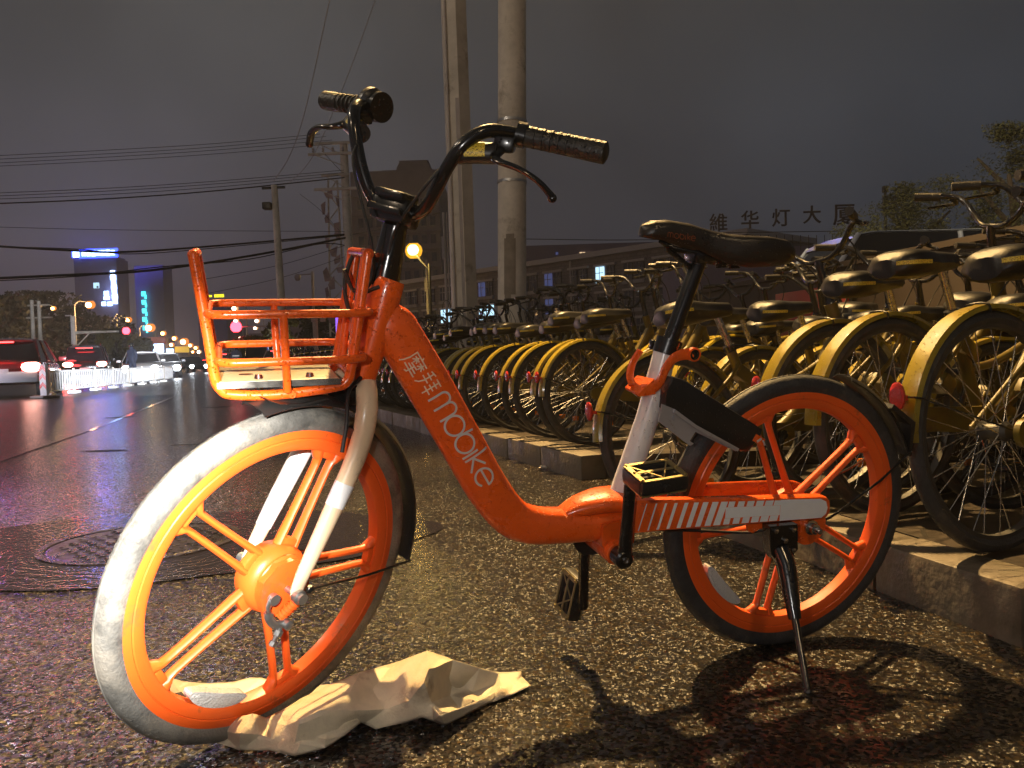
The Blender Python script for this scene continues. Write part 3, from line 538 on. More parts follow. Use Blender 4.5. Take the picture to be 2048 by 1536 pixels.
# ---- seat tube, collar, post
b = MB(); b.tube([(.428, 0, .325), (.409, 0, .372), (.354, 0, .540), (.321, 0, .672)], [.028, .026, .0235, .0235], 28); part(b, 'seat_tube', M['white'])
M['red_mark'] = mat('red_scuff_marks', (.55, .03, .01), .5)
b = MB()
for (z, s_) in ((.655, .9), (.633, 1.1), (.575, 1), (.560, .8), (.528, 1.3), (.515, 1.5), (.505, 1.1), (.495, .8), (.43, .7), (.412, .6), (.395, .8)):
    xx = .409 + (.372 - z) * .3274; a = R(42); c_ = Vector((xx, 0, z)) + Vector((.0237 * math.cos(a), .0237 * math.sin(a), 0)); q = Vector((-math.sin(a), math.cos(a), 0)); u = Vector((-.31, 0, .95))
    b.add([c_ - u * .006 * s_, c_ + q * .003 * s_ + u * .001, c_ + u * .006 * s_ + q * .001, c_ - q * .004 * s_], [(0, 1, 2, 3)])
part(b, 'scuff_mark', M['red_mark'], flat=True)
b = MB(); b.tube([(.3225, 0, .664), (.3225 - .0098, 0, .694)], .0265, 28); b.box((.325, -.03, .68), (.03, .014, .02), None, .004); part(b, 'seat_collar', M['black'])
b = MB(); b.tube([(.316, 0, .68), (.264, 0, .825), (.256, 0, .848)], [.0155, .0155, .0155], 24); b.box((.252, 0, .858), (.05, .05, .024), Matrix.Rotation(R(10), 3, 'Y'), .006)
b.tube([(.345, .0, .885), (.300, .018, .868), (.20, .022, .862), (.11, .03, .868)], .0038, 8, smooth=3); b.tube([(.345, .0, .885), (.300, -.018, .868), (.20, -.022, .862), (.11, -.03, .868)], .0038, 8, smooth=3)
b.tube([(.33, 0, .872), (.275, 0, .835)], .006, 8)
part(b, 'seat_post', M['black'])
# ---- saddle
b = MB(); rings = []
secs = [(.388, .912, .005, .006, .004), (.383, .917, .016, .018, .010), (.365, .924, .024, .026, .022), (.335, .926, .027, .030, .030), (.29, .921, .031, .034, .036), (.245, .910, .041, .047, .045), (.205, .904, .058, .067, .058), (.165, .905, .073, .082, .066), (.12, .904, .082, .092, .062), (.08, .899, .080, .088, .050), (.055, .888, .068, .074, .034), (.046, .876, .045, .05, .018)]
for x, zt_, w1, w2, dp in secs:
    if x < .3: x = .3 - (.3 - x) * .89
    dp *= .90; ring = []
    for k in range(24):
        a = 2 * math.pi * k / 24; ca, sa = math.cos(a), math.sin(a)
        if sa >= 0: ring.append(Vector((x, w1 * math.copysign(abs(ca) ** .9, ca), zt_ - .016 + .016 * sa ** .8 - (.008 * (1 - abs(ca)) if x < .2 else 0))))
        else: ring.append(Vector((x, (w1 + (w2 - w1) * min(1, -sa * 1.6)) * math.copysign(abs(ca) ** .55, ca), zt_ - .016 + dp * sa * (1 if abs(ca) > .35 else .55))))
    rings.append(ring)
b.loft(rings); part(b, 'saddle', M['leather'], angle=60)
M['saddle_text'] = mat('orange_saddle_text', (.20, .05, .015), .5)
b = MB()
for ch, s, sc in [('m', .0, .009), ('o', .0125, .009), ('b', .0235, .009), ('i', .031, .009), ('k', .038, .008), ('e', .047, .009)]:
    ribbons(G[ch], s, sc, .0007, b, lambda s_, t_, e: Vector((.342 - s_, .0335 + s_ * .09 + e, .897 + t_ - s_ * .12)))
part(b, 'lettering', M['saddle_text'], flat=True)
b = MB()
for y in (-.022, .022):
    for k in range(8): b.tube([Vector((.19, y, .835 + .0045 * k)) + Vector((.011 * math.cos(a), .011 * math.sin(a), .0045 * a / 6.283)) for a in [R(30 * j) for j in range(13)]], .0018, 5)
part(b, 'saddle_spring', M['black'])
# ---- orange quick release clamp wrapped round the seat tube
b = MB()
b.tube([(.279, .034, .667), (.302, .036, .668), (.325, .037, .660), (.341, .037, .640), (.352, .036, .615), (.367, .033, .603), (.385, .025, .598)], [(.012, .003), (.011, .003), (.010, .0032), (.0095, .0032), (.010, .0034), (.012, .0034), (.013, .004)], 10, up=(.7, 0, .7), smooth=4)
b.tube([(.372, -.010, .672), (.384, -.016, .648), (.392, -.012, .622), (.393, .004, .604)], [(.008, .003), (.008, .003), (.009, .003), (.011, .004)], 10, up=(1, 0, .3), smooth=4)
b.loft([[Vector((.372 + dx, -.012, z)) for dx, z in ((0, .600), (.028, .594), (.030, .599), (.004, .622))], [Vector((.360 + dx, .036, z)) for dx, z in ((0, .592), (.034, .588), (.036, .594), (.004, .622))]])
b.lathe([(.014, .030), (.014, .040), (.0105, .041), (.0105, .030)], (.279, 0, .667), 'Y', 24, closed=True); part(b, 'clamp_lever', M['orange'])
b = MB(); b.lathe([(0, .028), (.0104, .028), (.0104, .040), (.006, .0405), (.0055, .037), (0, .037)], (.279, 0, .667), 'Y', 20); part(b, 'clamp_eye', M['black'])
# ---- lock box and its bracket
b = MB(); bx_ = [(.342, .600), (.328, .624), (.300, .618), (.113, .507), (.116, .492), (.141, .464), (.158, .464), (.273, .511), (.343, .562)]
b.loft(cover_prism(bx_, -.05, .045, .05)); b.box((.131, .0, .497), (.02, .085, .03), Matrix.Rotation(R(35), 3, 'Y'), .003); lockb = part(b, 'lock_box', M['plastic'])
b = MB(); fnp = lambda u, v, y: Vector((u, y, v))
b.prism([(.128, .500), (.105, .487), (.112, .473), (.136, .486)], fnp, .040, .0462); b.build('lock_label', M['orange'], lockb)
b = MB(); b.box((.121, .0475, .4865), (.012, .001, .0045), Matrix.Rotation(R(30), 3, 'Y')); b.box((.109, .0475, .480), (.003, .001, .012), Matrix.Rotation(R(30), 3, 'Y')); b.build('lettering', M['decal'], lockb)
b = MB(); b.prism([(.352, .574), (.325, .563), (.276, .529), (.173, .474), (.177, .467), (.274, .514), (.286, .496), (.276, .490), (.284, .486), (.300, .497), (.358, .540)], fnp, .0465, .0495)
b.prism([(.325, .563), (.276, .529), (.173, .474), (.176, .468), (.277, .522), (.327, .556)], fnp, .0496, .0545)
b.lathe([(0, .0496), (.006, .0496), (.006, .053), (0, .053)], (.322, 0, .545), 'Y', 14); part(b, 'lock_bracket', M['galv'])
# ---- cranks and pedals
def pedal(c, rot, name_parent):
    b = MB(); b.box((0, 0, 0), (.092, .030, .022), None, .006)
    for y in (-.034, .034): b.box((0, y, 0), (.094, .014, .026), None, .006)
    for x in (-.042, .042): b.box((x, 0, 0), (.014, .07, .026), None, .005)
    b.tube([(-.0, -.06, 0), (0, .05, 0)], .007, 10); o = b.build('pedal', M['plastic'], bike); o.matrix_local = Matrix.Translation(c) @ rot.to_4x4()
    b = MB()
    for zz in (.0145, -.0145):
        for y in (-.036, 0, .036): b.box((0, y, zz), (.086 if y else .07, .007, .002))
        for x in (-.042, .042): b.box((x, 0, zz), (.010, .068, .0024))
        for s_ in (-1, 1): b.box((s_ * .02, 0, zz + .0003), (.003, .07, .002), Matrix.Rotation(R(32 * s_), 3, 'Z'))
        for x in (-.042, .042):
            for y in (-.034, 0, .034): b.box((x, y, zz * 1.1), (.004, .004, .005))
    b.build('pedal_cage', M['gold'], o)
b = MB(); b.tube([(.440, .088, .285), (.441, .096, .37), (.441, .103, .465)], [(.016, .008), (.0125, .0075), (.013, .0075)], 14, up=(1, 0, 0)); b.lathe([(0, .066), (.019, .066), (.019, .094), (.015, .0975), (0, .0975)], (.442, 0, .283), 'Y', 24)
cr1 = part(b, 'crank', M['black']); b = MB(); b.lathe([(0, .0976), (.006, .0976), (.006, .101), (.0035, .101), (.0035, .099), (0, .099)], (.442, 0, .283), 'Y', 16); b.build('crank_bolt', M['chrome'], cr1)
b = MB(); b.tube([(.442, -.088, .283), (.440, -.096, .19), (.436, -.103, .095)], [(.015, .008), (.0125, .0075), (.013, .0075)], 14, up=(1, 0, 0)); b.lathe([(0, -.09), (.019, -.09), (.019, -.06), (0, -.06)], (.442, 0, .283), 'Y', 20)
part(b, 'crank', M['black'])
b = MB(); b.lathe([(0, -.058), (.042, -.058), (.044, -.055), (.044, -.050), (0, -.048)], (.445, 0, .283), 'Y', 40); part(b, 'chain_guard', M['plastic'])
pedal(Vector((.422, .158, .462)), Matrix.Rotation(R(-8), 3, 'X') @ Matrix.Rotation(R(4), 3, 'Y'), bike)
pedal(Vector((.444, -.150, .110)), Matrix.Rotation(R(78), 3, 'Y'), bike)
# ---- kickstand, rear axle, gear cable
b = MB(); b.prism([(.118, .318), (.05, .316), (.045, .262), (.058, .245), (.098, .242), (.112, .262)], fnp, .072, .098)
b.tube([(.083, .088, .262), (.081, .110, .235), (.088, .140, .185), (.094, .165, .145)], [.021, .020, .0165, .0125], 14, smooth=2); b.tube([(.093, .162, .150), (.1165, .243, .040)], [.0075, .0068], 10); b.ball((.1180, .248, .036), .009)
ks = part(b, 'kickstand', M['black'])
for x, z in ((.105, .308), (.062, .306), (.058, .262), (.080, .285)): b = MB(); b.lathe([(0, .099), (.0055, .099), (.0055, .103), (.003, .104), (0, .104)], (x, 0, z), 'Y', 12); b.build('bolt', M['chrome'], ks)
b = MB(); b.lathe([(0, .0725), (.016, .0725), (.016, .077), (.011, .078), (.011, .090), (.0065, .091), (.0065, .103), (.005, .105), (0, .105)], (-.004, 0, .296), 'Y', 20); part(b, 'axle_nut', M['chrome'])
b = MB(); b.tube([(.40, .03, .318), (.25, .03, .300), (.15, .05, .292), (.115, .072, .30)], .003, 8, smooth=5); b.tube([(.36, -.0, .300), (.28, .01, .312), (.18, .01, .312)], .0028, 8, smooth=4); part(b, 'brake_cable', M['wire'])
b = MB()
for k in range(26): b.box((.155 + .012 * k, -.0, .318 - .0004 * k), (.0085, .006, .008), Matrix.Rotation(R(8 if k % 2 else -8), 3, 'Y'), .001)
part(b, 'chain', M['black'])
# ---- rear mudguard
def fender(c, r, a0, a1, wd, name, m, parent, mtx=None, thick=.0022, n=40, dome=.010, wend=None):
    b = MB(); rings = []
    for k in range(n + 1):
        a = R(a0 + (a1 - a0) * k / n); w_ = wd if wend is None else wd + (wend - wd) * (k / n)
        ring = []
        prof = [(-w_, -dome), (-w_ * .75, -dome * .25), (0, 0), (w_ * .75, -dome * .25), (w_, -dome)]
        for y, dr in prof: ring.append(c + Vector(((r + dr) * math.cos(a), y, (r + dr) * math.sin(a))))
        for y, dr in reversed(prof): ring.append(c + Vector(((r + dr - thick) * math.cos(a), y * .96, (r + dr - thick) * math.sin(a))))
        rings.append(ring)
    b.loft(rings); o = b.build(name, m, parent, angle=50)
    if mtx is not None: o.matrix_local = mtx
    return o
rf = fender(Vector((0, 0, RT)), .326, 112, 158, .030, 'rear_mudguard', M['plastic'], bike)
b = MB(); b.loft([[Vector((-.238, y, .540)) for y in (-.03, .03)] + [Vector((-.232, y, .531)) for y in (.03, -.03)], [Vector((-.300, y, .497)) for y in (-.034, .034)] + [Vector((-.290, y, .490)) for y in (.034, -.034)], [Vector((-.304, y, .418)) for y in (-.028, .028)] + [Vector((-.297, y, .418)) for y in (.028, -.028)]])
part(b, 'mud_flap', M['plastic'])
for sd in (1, -1): b = MB(); b.tube([(-.298, sd * .03, .43), (-.20, sd * .05, .375), (-.06, sd * .066, .31), (-.01, sd * .07, .30)], .0026, 8, smooth=2); part(b, 'mudguard_stay', M['black'])
# ---- front fork, mudguard, brake
b = MB()
for sd in (1, -1):
    b.tube([(.918, sd * .012, .638), (.938, sd * .038, .622), (.952, sd * .056, .585), (.975, sd * .062, .520), (1.035, sd * .066, .415), (1.078, sd * .068, .342), (1.092, sd * .069, .314), (1.0967, sd * .070, .300)], [(.018, .016), (.020, .018), (.0205, .0175), (.019, .0165), (.0165, .014), (.0135, .0115), (.014, .007), (.012, .006)], 18, up=(1, 0, .4), smooth=4)
b.tube([(.905, 0, .662), (.926, 0, .632), (.93, 0, .622)], [.0225, .0225, .018], 20)
part(b, 'fork', M['cream'], mtx=SF)
b = MB()
fp = [Vector((.975, 0, .520)), Vector((1.035, 0, .415)), Vector((1.076, 0, .345))]
b.add([Vector((.968, -.0805, .535)), Vector((.992, -.0815, .545)), Vector((1.090, -.0875, .362)), Vector((1.064, -.0865, .350)), ], [(0, 1, 2, 3)])
b = MB()
b.tube([(.962, -.060, .552), (.985, -.0635, .500), (1.035, -.0665, .415), (1.066, -.068, .362)], [(.0195, .0175), (.0190, .0170), (.0176, .0152), (.0155, .0135)], 18, up=(1, 0, .4), smooth=3)
b.tube([(.999, .0645, .478), (1.020, .0655, .441)], [(.0186, .0163), (.0180, .0155)], 18, up=(1, 0, .4))
part(b, 'reflective_band', M['reflect'], mtx=SF)
b = MB(); b.tube([(1.0967, -.088, RT - .004), (1.0967, .088, RT - .004)], .0058, 12)
for sd in (1, -1): b.lathe([(0, .0), (.0125, .0), (.0125, .010 * sd), (.0095, .012 * sd), (.0095, .018 * sd), (0, .018 * sd)], (1.0967, .072 * sd, RT - .004), 'Y', 16)
part(b, 'axle_nut', M['alu'], mtx=SF)
ff = fender(HUB, .329, 82, 194, .033, 'front_mudguard', M['plastic'], bike, SF)
b = MB(); b.loft([[Vector((x0, y, z0)) for y in (-wy, -wy * .4, wy * .4, wy)] + [Vector((x0 - .003, y, z0 - .004)) for y in (wy, wy * .4, -wy * .4, -wy)] for x0, z0, wy in ((1.020, .628, .033), (1.070, .628, .034), (1.110, .634, .030), (1.128, .642, .022))]); part(b, 'mud_flap', M['plastic'], mtx=SF)
for sd in (1, -1): b = MB(); b.tube([(1.078, sd * .078, .306), (1.045, sd * .080, .302), (.92, sd * .055, .262), (.785, sd * .034, .232)], .0026, 8, smooth=1); b.ball((1.074, sd * .078, .305), .0085, sc=(1, .7, 1)); part(b, 'mudguard_stay', M['black'], mtx=SF)
b = MB(); b.tube([(1.130, .052, .300), (1.141, .056, .288), (1.140, .058, .268), (1.128, .058, .250), (1.108, .058, .243)], [(.010, .004), (.009, .0035), (.008, .0035), (.0075, .0035), (.008, .004)], 10, up=(0, 0, 1), smooth=4)
b.lathe([(0, .050), (.010, .050), (.010, .060), (0, .060)], (1.130, 0, .299), 'Y', 14); b.lathe([(0, .050), (.009, .050), (.009, .068), (.006, .07), (0, .07)], (1.106, 0, .243), 'Y', 14)
b.tube([(1.118, .060, .240), (1.136, .060, .212)], .0038, 8); b.tube([(1.120, .060, .237), (1.125, .060, .229)], .008, 6); b.tube([(1.131, .060, .219), (1.135, .060, .213)], .0065, 6)
part(b, 'brake_arm', M['alu'], mtx=SF)
b = MB(); b.prism([(1.118, .255), (1.075, .262), (1.050, .292), (1.060, .330), (1.085, .352), (1.118, .352), (1.145, .33), (1.150, .300), (1.142, .270)], fnp, .030, .046)
b.tube([(1.110, .048, .252), (1.082, .062, .285)], .0085, 10)
for k in range(7): b.tube([(1.110 - .004 * k, .048 + .002 * k, .252 + .0047 * k), (1.1085 - .004 * k, .0488 + .002 * k, .254 + .0047 * k)], .0105, 10)
part(b, 'brake_plate', M['orange_rim'], mtx=SF)
b = MB(); b.box((.956, .0, .610), (.035, .05, .035), None, .008); b.box((.972, .046, .560), (.012, .02, .02), None, .003); part(b, 'brake_block', M['plastic'], mtx=SF)
# ---- head and stem, handlebar
b = MB(); b.tube([(.9275, 0, .6285), (.9285, 0, .6245)], .0255, 24); part(b, 'headset', M['black'])
b = MB(); b.tube([(.881, 0, .80), (.8765, 0, .825), (.869, 0, .865), (.863, 0, .905)], [.0285, .027, .024, .021], 24, smooth=3)
b.box((.865, 0, .928), (.052, .076, .044), Matrix.Rotation(R(-18), 3, 'Y'), .010); b.box((.868, 0, .955), (.050, .062, .016), Matrix.Rotation(R(-12), 3, 'Y'), .006)
b.box((.895, 0, .935), (.012, .07, .012), Matrix.Rotation(R(-18), 3, 'Y'), .003)
part(b, 'stem', M['black'], mtx=SB)
bar = [(.864, 0, .930), (.862, .035, .929), (.863, .060, .946), (.867, .080, .980), (.867, .098, 1.020), (.858, .118, 1.060), (.832, .140, 1.084), (.790, .160, 1.086), (.765, .175, 1.084), (.742, .250, 1.081), (.735, .300, 1.080)]
b = MB()
for sd in (1, -1): b.tube([(x, y * sd, z) for x, y, z in bar], [.0112] * len(bar), 18, smooth=5)
hb = part(b, 'handlebar', M['black'], mtx=SB)
for sd in (1, -1):
    b = MB(); g = [(.772, .172, 1.0845), (.766, .178, 1.084), (.752, .218, 1.082), (.738, .290, 1.080), (.7345, .308, 1.0795), (.734, .311, 1.0795)]
    b.tube([(x, y * sd, z) for x, y, z in g], [.0165, .0175, .0168, .0182, .0182, .012], 20)
    for k in range(7):
        t = k / 6; p = Vector((.763, .19 * sd, 1.0835)).lerp(Vector((.742, .27 * sd, 1.0808)), t); q = p + Vector((-.0008, .0035 * sd, -.0001)); b.tube([p, q], .0178, 20)
    b.build('grip', M['grip'], hb)
    b = MB(); b.tube([(.776, .163 * sd, 1.0855), (.770, .177 * sd, 1.0845)], .021, 20); b.box((.800, .158 * sd, 1.068), (.040, .034, .026), Matrix.Rotation(R(25 * sd), 3, 'Z'), .006)
    b.tube([(.800, .160 * sd, 1.066), (.835, .165 * sd, 1.050), (.846, .182 * sd, 1.043), (.842, .215 * sd, 1.038), (.828, .246 * sd, 1.024), (.812, .266 * sd, 1.004)], [(.007, .010), (.007, .009), (.0055, .008), (.005, .0075), (.005, .0075), (.006, .007)], 12, up=(0, 0, 1), smooth=4)
    b.ball((.811, .267 * sd, 1.001), .0078)
    b.build('brake_lever', M['black'], hb)
    b = MB(); b.tube([(.852, .104 * sd, 1.042), (.838, .128 * sd, 1.048), (.822, .158 * sd, 1.052)], [.0165, .0175, .0170], 16); b.build('shifter_housing', M['plastic'], hb)
    # yellow sticker on the housing, turned to the rider
    c0 = Vector((.838, .128 * sd, 1.048)); ax = (Vector((.822, .158 * sd, 1.052)) - Vector((.852, .104 * sd, 1.042))).normalized(); b = MB(); vs = []
    vd = (bike.matrix_world @ SB).inverted() @ Vector((0, 0, CAM_H + .5)) - c0
    e1 = (vd - ax * vd.dot(ax)).normalized(); e2 = ax.cross(e1)
    for i in range(2):
        for k in range(7):
            a = R(-38 + 76 * k / 6); vs.append(c0 + ax * (-.017 + .034 * i) + (e1 * math.cos(a) + e2 * math.sin(a)) * .0184)
    b.add(vs, [(k, k + 1, k + 8, k + 7) for k in range(6)]); b.build('sticker', M['sticker'], hb)
b = MB(); b.lathe([(0, 0), (.026, .002), (.030, .010), (.027, .020), (.015, .028), (0, .030)], (0, 0, 0), 'Z', 28); o = b.build('bell', M['plastic'], hb); o.matrix_local = Matrix.Translation((.775, -.150, 1.088)) @ Matrix.Rotation(R(70), 4, 'X')
b = MB(); b.tube([(.776, -.128, 1.088), (.770, -.168, 1.086)], .027, 24); o = b.build('bell_collar', M['black'], hb)
b = MB(); b.tube([(.848, .10, 1.045), (.882, .085, 1.005), (.890, .050, .950), (.888, .020, .900), (.890, .012, .850), (.905, .01, .80)], .0026, 8, smooth=5); b.tube([(.848, -.10, 1.045), (.89, -.085, 1.005), (.905, -.045, .940), (.912, -.01, .880), (.908, .0, .82), (.93, -.01, .78)], .0026, 8, smooth=5); part(b, 'brake_cable', M['wire'], mtx=SB)
b = MB(); b.tube([(.868, -.02, .842), (.92, -.045, .86), (.945, -.04, .80), (.935, -.03, .73), (.930, -.022, .655)], .0038, 8, smooth=5); b.tube([(.895, .022, .80), (.935, .020, .79), (.955, .03, .83)], .0035, 8, smooth=4)
b.tube([(.93, .028, .645), (.955, .052, .625), (.962, .078, .58), (.972, .086, .53)], .0036, 8, smooth=5); part(b, 'brake_cable', M['wire'])
# ---- basket (fixed to the head tube)
b = MB(); rr1 = .0067
def ring_rod(z, x0, x1, wy, cr_):
    pts = []
    for (cx_, cy_, a0) in ((x1 - cr_, wy - cr_, 90), (x1 - cr_, -wy + cr_, 0), (x0 + cr_ * 2.2, -wy + cr_, -90), (x0 + cr_ * 2.2, wy - cr_, -180)):
        rx = cr_ if cx_ > 1.05 else cr_ * 2.2
        for k in range(7):
            a = R(a0 - 15 * k); pts.append(Vector((cx_ + rx * math.cos(a), cy_ + cr_ * math.sin(a), z)))
    return pts
b.tube(ring_rod(.764, .925, 1.172, .120, .026), rr1, 12, closed=True); b.tube(ring_rod(.690, .935, 1.160, .120, .026), rr1, 12, closed=True)
for x in (1.062,):
    for sd in (1, -1): b.tube([(x, sd * .120, .764), (x - .002, sd * .118, .69), (x - .004, sd * .105, .640)], rr1 * .95, 12, smooth=2)
for sd in (1, -1):
    yy = sd * .085
    b.tube([(1.1885, yy, .852), (1.182, yy, .80), (1.172, yy, .72), (1.166, yy, .665), (1.158, yy, .645), (1.140, yy, .635), (1.07, yy, .632), (.985, yy, .640), (.963, yy, .648), (.955, yy, .668), (.946, yy, .72), (.925, yy, .855)], .0084, 14, smooth=4)
    yy = sd * .052
    b.tube([(.923, yy, .855), (.944, yy, .72), (.952, yy, .65)], .0075, 12)
b.tube([(1.1885, -.085, .852), (1.1885, .085, .852)], .0084, 14)
for yy in (-.085, .085): b.ball((1.1885, yy, .8523), .0089); b.ball((.925, yy, .856), .0090); b.tube([(.924, -.092, .857), (.924, .092, .857)], .0085, 14)
b.tube([(.955, -.085, .66), (.955, .085, .66)], .0075, 12); b.tube([(1.05, -.1, .634), (1.05, .1, .634)], .0065, 10); b.tube([(1.13, -.085, .635), (1.13, .085, .635)], .0065, 10)
b.box((.935, 0, .745), (.008, .06, .05), Matrix.Rotation(R(-9), 3, 'Y'), .002); b.box((.943, 0, .668), (.03, .045, .022), None, .004)
b.tube([(.900, 0, .745), (.935, 0, .745)], .014, 10); b.tube([(.918, 0, .668), (.95, 0, .668)], .012, 10)
bk = part(b, 'basket', M['orange'], angle=50)
b = MB(); b.box((1.068, 0, .654), (.185, .196, .008), None, .003); pl = b.build('solar_plate', M['plate'], bk)
for yy in (.0990, -.0990): b = MB(); b.box((1.068, yy, .652), (.190, .0015, .010)); b.build('edge_trim', M['chrome'], pl)
for x in (1.10, 1.02):
    b = MB(); b.lathe([(0, .006), (.005, .006), (.007, 0), (0, 0)], (x, .075, .6585), 'Z', 12); b.lathe([(0, -.020), (.006, -.020), (.006, 0), (0, 0)], (x, .082, .650), 'Z', 8); b.build('bolt', M['chrome'], pl)
b = MB(); b.add([Vector((1.118 + .012 * math.cos(a), .03 + .009 * math.sin(a), .6584)) for a in [R(30 * k) for k in range(12)]], [tuple(range(12))]); b.build('plate_slot', M['black'], pl)

# ================================================================== SACK UNDER THE FRONT WHEEL
from mathutils.geometry import delaunay_2d_cdt
def sheet(outline, inner, mb, sub=3, amp=.004, seed=1):
    """a thin stiff cloth: corner points (pixel, pixel, height) joined by flat planes, then finely wrinkled"""
    pts = outline + inner; n = len(outline)
    v2, _, tris, *_ = delaunay_2d_cdt([Vector((x, y)) for x, y, h in pts], [(k, (k + 1) % n) for k in range(n)], [], 1, 1e-3)
    P3 = []
    for v in v2:
        k = min(range(len(pts)), key=lambda q: (pts[q][0] - v.x) ** 2 + (pts[q][1] - v.y) ** 2); P3.append(gr(v.x, v.y, pts[k][2]))
    bm = bmesh.new(); vv = [bm.verts.new(p) for p in P3]
    for t in tris: bm.faces.new([vv[k] for k in t])
    edge = set()
    bmesh.ops.subdivide_edges(bm, edges=bm.edges[:], cuts=sub, use_grid_fill=True, smooth=.0)
    bmesh.ops.smooth_vert(bm, verts=[v for v in bm.verts if not v.is_boundary], factor=.5, use_axis_x=True, use_axis_y=True, use_axis_z=True)
    rnd = random.Random(seed); ph = [(rnd.uniform(-60, 60), rnd.uniform(-60, 60), rnd.uniform(-60, 60), rnd.uniform(0, 6)) for _ in range(5)]
    for v in bm.verts:
        q = sum(abs(math.sin(a * v.co.x + b_ * v.co.y + c_ * v.co.z + d)) for a, b_, c_, d in ph) / 5 - .6
        v.co += Vector((0, -.6, .8)) * amp * q
        v.co.z = max(.004, v.co.z)
    bmesh.ops.triangulate(bm, faces=bm.faces[:]); bm.verts.index_update()
    mb.add([v.co.copy() for v in bm.verts], [tuple(v.index for v in f.verts) for f in bm.faces]); bm.free()
b = MB()
sheet([(425, 1484, .004), (438, 1460, .02), (455, 1442, .035), (505, 1428, .06), (532, 1436, .035), (560, 1424, .035), (600, 1400, .05), (665, 1368, .06), (720, 1345, .07), (790, 1326, .06), (855, 1303, .11), (905, 1319, .09), (960, 1336, .05), (1000, 1346, .025), (1042, 1343, .02), (1043, 1353, .012), (1062, 1373, .004),
       (1020, 1392, .004), (968, 1410, .004), (930, 1430, .004), (888, 1451, .004), (845, 1434, .025), (800, 1447, .012), (752, 1459, .004), (728, 1446, .014), (712, 1440, .03), (680, 1468, .02), (640, 1497, .006), (585, 1511, .004), (540, 1501, .004), (480, 1500, .004)],
      [(480, 1466, .045), (520, 1470, .03), (545, 1480, .022), (572, 1452, .045), (600, 1440, .07), (640, 1422, .075), (590, 1482, .03), (640, 1472, .03), (672, 1446, .045), (705, 1422, .055), (700, 1385, .075), (745, 1380, .05), (790, 1375, .055), (770, 1420, .035), (820, 1400, .06), (848, 1365, .10), (858, 1340, .11), (862, 1405, .05), (884, 1424, .035), (900, 1392, .012), (905, 1360, .03), (945, 1385, .012), (990, 1368, .01), (945, 1400, .03), (1000, 1380, .018), (1030, 1365, .012)], b, 4, .006, 4)
sheet([(548, 1500, .006), (565, 1478, .028), (610, 1468, .034), (655, 1463, .034), (690, 1446, .036), (714, 1436, .034), (722, 1443, .022), (690, 1470, .018), (650, 1496, .010), (590, 1512, .005)], [(600, 1488, .026), (650, 1478, .028)], b, 3, .004, 7)
sheet([(866, 1412, .050), (880, 1430, .040), (930, 1412, .030), (985, 1386, .018), (1000, 1376, .014), (985, 1402, .008), (930, 1430, .006), (890, 1450, .005), (868, 1440, .02)], [(905, 1432, .02)], b, 3, .003, 8)
sheet([(322, 1392, .004), (318, 1368, .016), (340, 1356, .024), (366, 1364, .018), (420, 1368, .016), (470, 1364, .020), (500, 1356, .028), (522, 1356, .030), (548, 1362, .02), (600, 1374, .010), (690, 1368, .006), (640, 1400, .004), (540, 1416, .004), (430, 1420, .004)], [(360, 1385, .022), (430, 1388, .016), (500, 1378, .026), (560, 1385, .014)], b, 4, .004, 2)
# the side turned away from the camera comes down to the road again
rid = [gr(*q) for q in [(560, 1424, .035), (600, 1400, .05), (665, 1368, .06), (720, 1345, .07), (790, 1326, .06), (855, 1303, .11), (905, 1319, .09), (960, 1336, .05), (1000, 1346, .025), (1042, 1343, .02)]]
b.add(rid + [Vector((p.x + .01, p.y + p.z * .5, .004)) for p in rid], [(k, k + 1, len(rid) + k + 1, len(rid) + k) for k in range(len(rid) - 1)])
o = b.build('sack', M['cloth'], angle=24); tag(o, 'crumpled cream woven sack lying on the road under the front wheel of the orange bicycle', 'sack')
o.modifiers.new('thickness', 'SOLIDIFY').thickness = .0012
# small wad of paper in the gutter
b = MB(); rnd = random.Random(2); bm = bmesh.new(); bmesh.ops.create_icosphere(bm, subdivisions=3, radius=1)
for v in bm.verts: v.co = Vector((v.co.x * .055, v.co.y * .03, max(-.004, v.co.z * .016))) * (1 + rnd.uniform(-.28, .25))
bm.verts.index_update(); b.add([v.co.copy() for v in bm.verts], [tuple(v.index for v in f.verts) for f in bm.faces]); bm.free()
M['paper'] = mat('grey_paper', (.50, .46, .42), .8, var=.15, bump=.2)
o = b.build('paper_scrap', M['paper'], flat=True); p = gr(1098, 938); o.location = (p.x, p.y, .01); tag(o, 'small pale wad of crumpled paper lying in the gutter before the kerb', 'litter')
